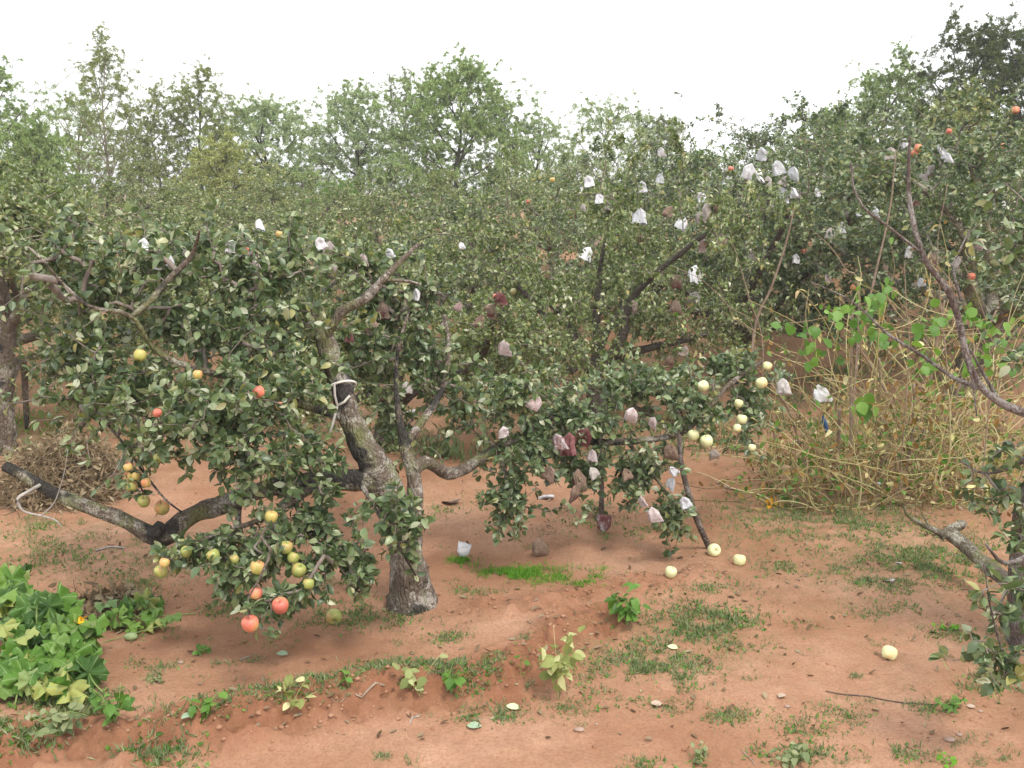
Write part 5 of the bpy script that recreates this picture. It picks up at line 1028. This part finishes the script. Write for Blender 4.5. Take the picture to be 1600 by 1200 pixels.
stone(1230, 1105, .016, 'small pale stone left of the thin twig on the path'); stone(1532, 1112, .013, 'tiny white stone right of the weed on the path'); stone(283, 1036, .018, 'pinkish pebble below the low rosette weed'); stone(932, 1132, .010, 'dark pebble right of the flat pinkish stone')
def fleaf(px, py, L_, lab, mat):
    p = gpt(px, py); rn = np.random.default_rng(int(px)); V, Fq = leaf_np(np.zeros((1, 3)), np.array([[rn.normal(), rn.normal()*.5, 0]]), np.array([[rn.normal()*.2, -.2, 1]]), np.array([L_]), np.array([L_*.7]), rn, True, .3, -.05)
    tag(link('fallen_leaf', mesh_np('fallen_leaf', V, Fq, MAT[mat]), None, p+np.array([0, 0, .01])), lab, 'leaf', 'single fallen leaves')
MAT['pale_leaf'] = plain('pale_leaf', (.45, .52, .28), (.58, .64, .4), 20, .7)
MAT['greyleaf'] = plain('grey_leaf', (.22, .32, .2), (.34, .42, .3), 20, .7); MAT['tanleaf'] = plain('tan_leaf', (.34, .25, .18), (.5, .4, .32), 20, .7)
fleaf(1059, 1016, .06, 'pale green fallen leaf on the creeping weeds at centre right', 'pale_leaf'); fleaf(812, 1110, .07, 'pale green fallen leaf on the ridge at bottom centre', 'pale_leaf'); fleaf(450, 1025, .065, 'grey green fallen leaf on bare soil left of centre', 'greyleaf')
fleaf(1035, 1103, .06, 'narrow pale tan leaf on the path at centre', 'tanleaf'); fleaf(1510, 1105, .04, 'small tan leaf on the path at right', 'tanleaf'); fleaf(1225, 1087, .06, 'tan curled leaf on the path left of the thin twig', 'tanleaf'); fleaf(730, 1137, .07, 'green leaf lying at the bottom of the ridge', 'greyleaf'); fleaf(300, 1118, .06, 'dark green leaf below the low rosette weed', 'greyleaf')
def gtwig(rows, r, lab, mat='twig'):
    l = L4([(*(gpt(a, b, r*.8)), r*(1-.1*k)) for k, (a, b) in enumerate(rows)], .05); l[:, 2] = gh(l[:, 0], l[:, 1])+r*.9; b0 = l[0, :3].copy(); V, Fq = tubes([l[:, :3]-b0], [l[:, 3]], 6, .15)
    tag(link('fallen_twig', mesh_np('fallen_twig', V, Fq, MAT[mat]), None, b0), lab, 'twig', 'twigs on the ground')
gtwig([(1290, 1081), (1340, 1088), (1395, 1097), (1460, 1102)], .004, 'long thin dark twig across the path at lower right', 'cut')
gtwig([(600, 1073), (575, 1080), (556, 1088)], .007, 'short pale stick on the weedy ridge', 'stick'); gtwig([(655, 1120), (645, 1122), (640, 1132)], .004, 'small bent pale twig on the ridge slope', 'deadwood'); gtwig([(518, 1092), (532, 1098), (540, 1090)], .003, 'curled tan stem on the ridge', 'stick')
gtwig([(1120, 755), (1140, 765), (1165, 768)], .010, 'tan curled strip of dry stalk left of the bean vines', 'stick'); gtwig([(375, 1032), (385, 1028), (392, 1026)], .004, 'tiny pale twig on bare soil below the lowest apple', 'deadwood'); gtwig([(150, 862), (172, 856), (195, 858)], .008, 'pale stick lying left under the low limb', 'deadwood')
gtwig([(1160, 1175), (1175, 1190), (1180, 1197)], .003, 'short straw at the bottom edge', 'stick')
for o in list(bpy.data.objects):
    if o.type == 'MESH' and o.parent is None and 'label' not in o and o.get('kind') != 'structure': print('UNTAGGED', o.name)
print('faces', sum(len(m.polygons) for m in bpy.data.meshes))

# ---------------------------------------------------------------- air
hm = bpy.data.materials.new('haze'); hm.use_nodes = True; hn = hm.node_tree; hn.nodes.remove(hn.nodes['Principled BSDF'])
pv = hn.nodes.new('ShaderNodeVolumePrincipled'); pv.inputs['Color'].default_value = (.97, .97, .97, 1); pv.inputs['Density'].default_value = HAZE; pv.inputs['Anisotropy'].default_value = .2
hn.links.new(pv.outputs[0], hn.nodes['Material Output'].inputs['Volume'])
x0, x1, y0, y1, z0, z1 = -1500, 1500, -70, 1800, -1.5, 11.
Vh = np.array([(x, y, z) for x in (x0, x1) for y in (y0, y1) for z in (z0, z1)]); Fh = np.array([(0, 1, 3, 2), (4, 6, 7, 5), (0, 4, 5, 1), (2, 3, 7, 6), (0, 2, 6, 4), (1, 5, 7, 3)])
tag(link('haze', mesh_np('haze', Vh, Fh, hm, smooth=False)), 'thin pale haze in the air between the trees', 'haze', None, 'stuff')
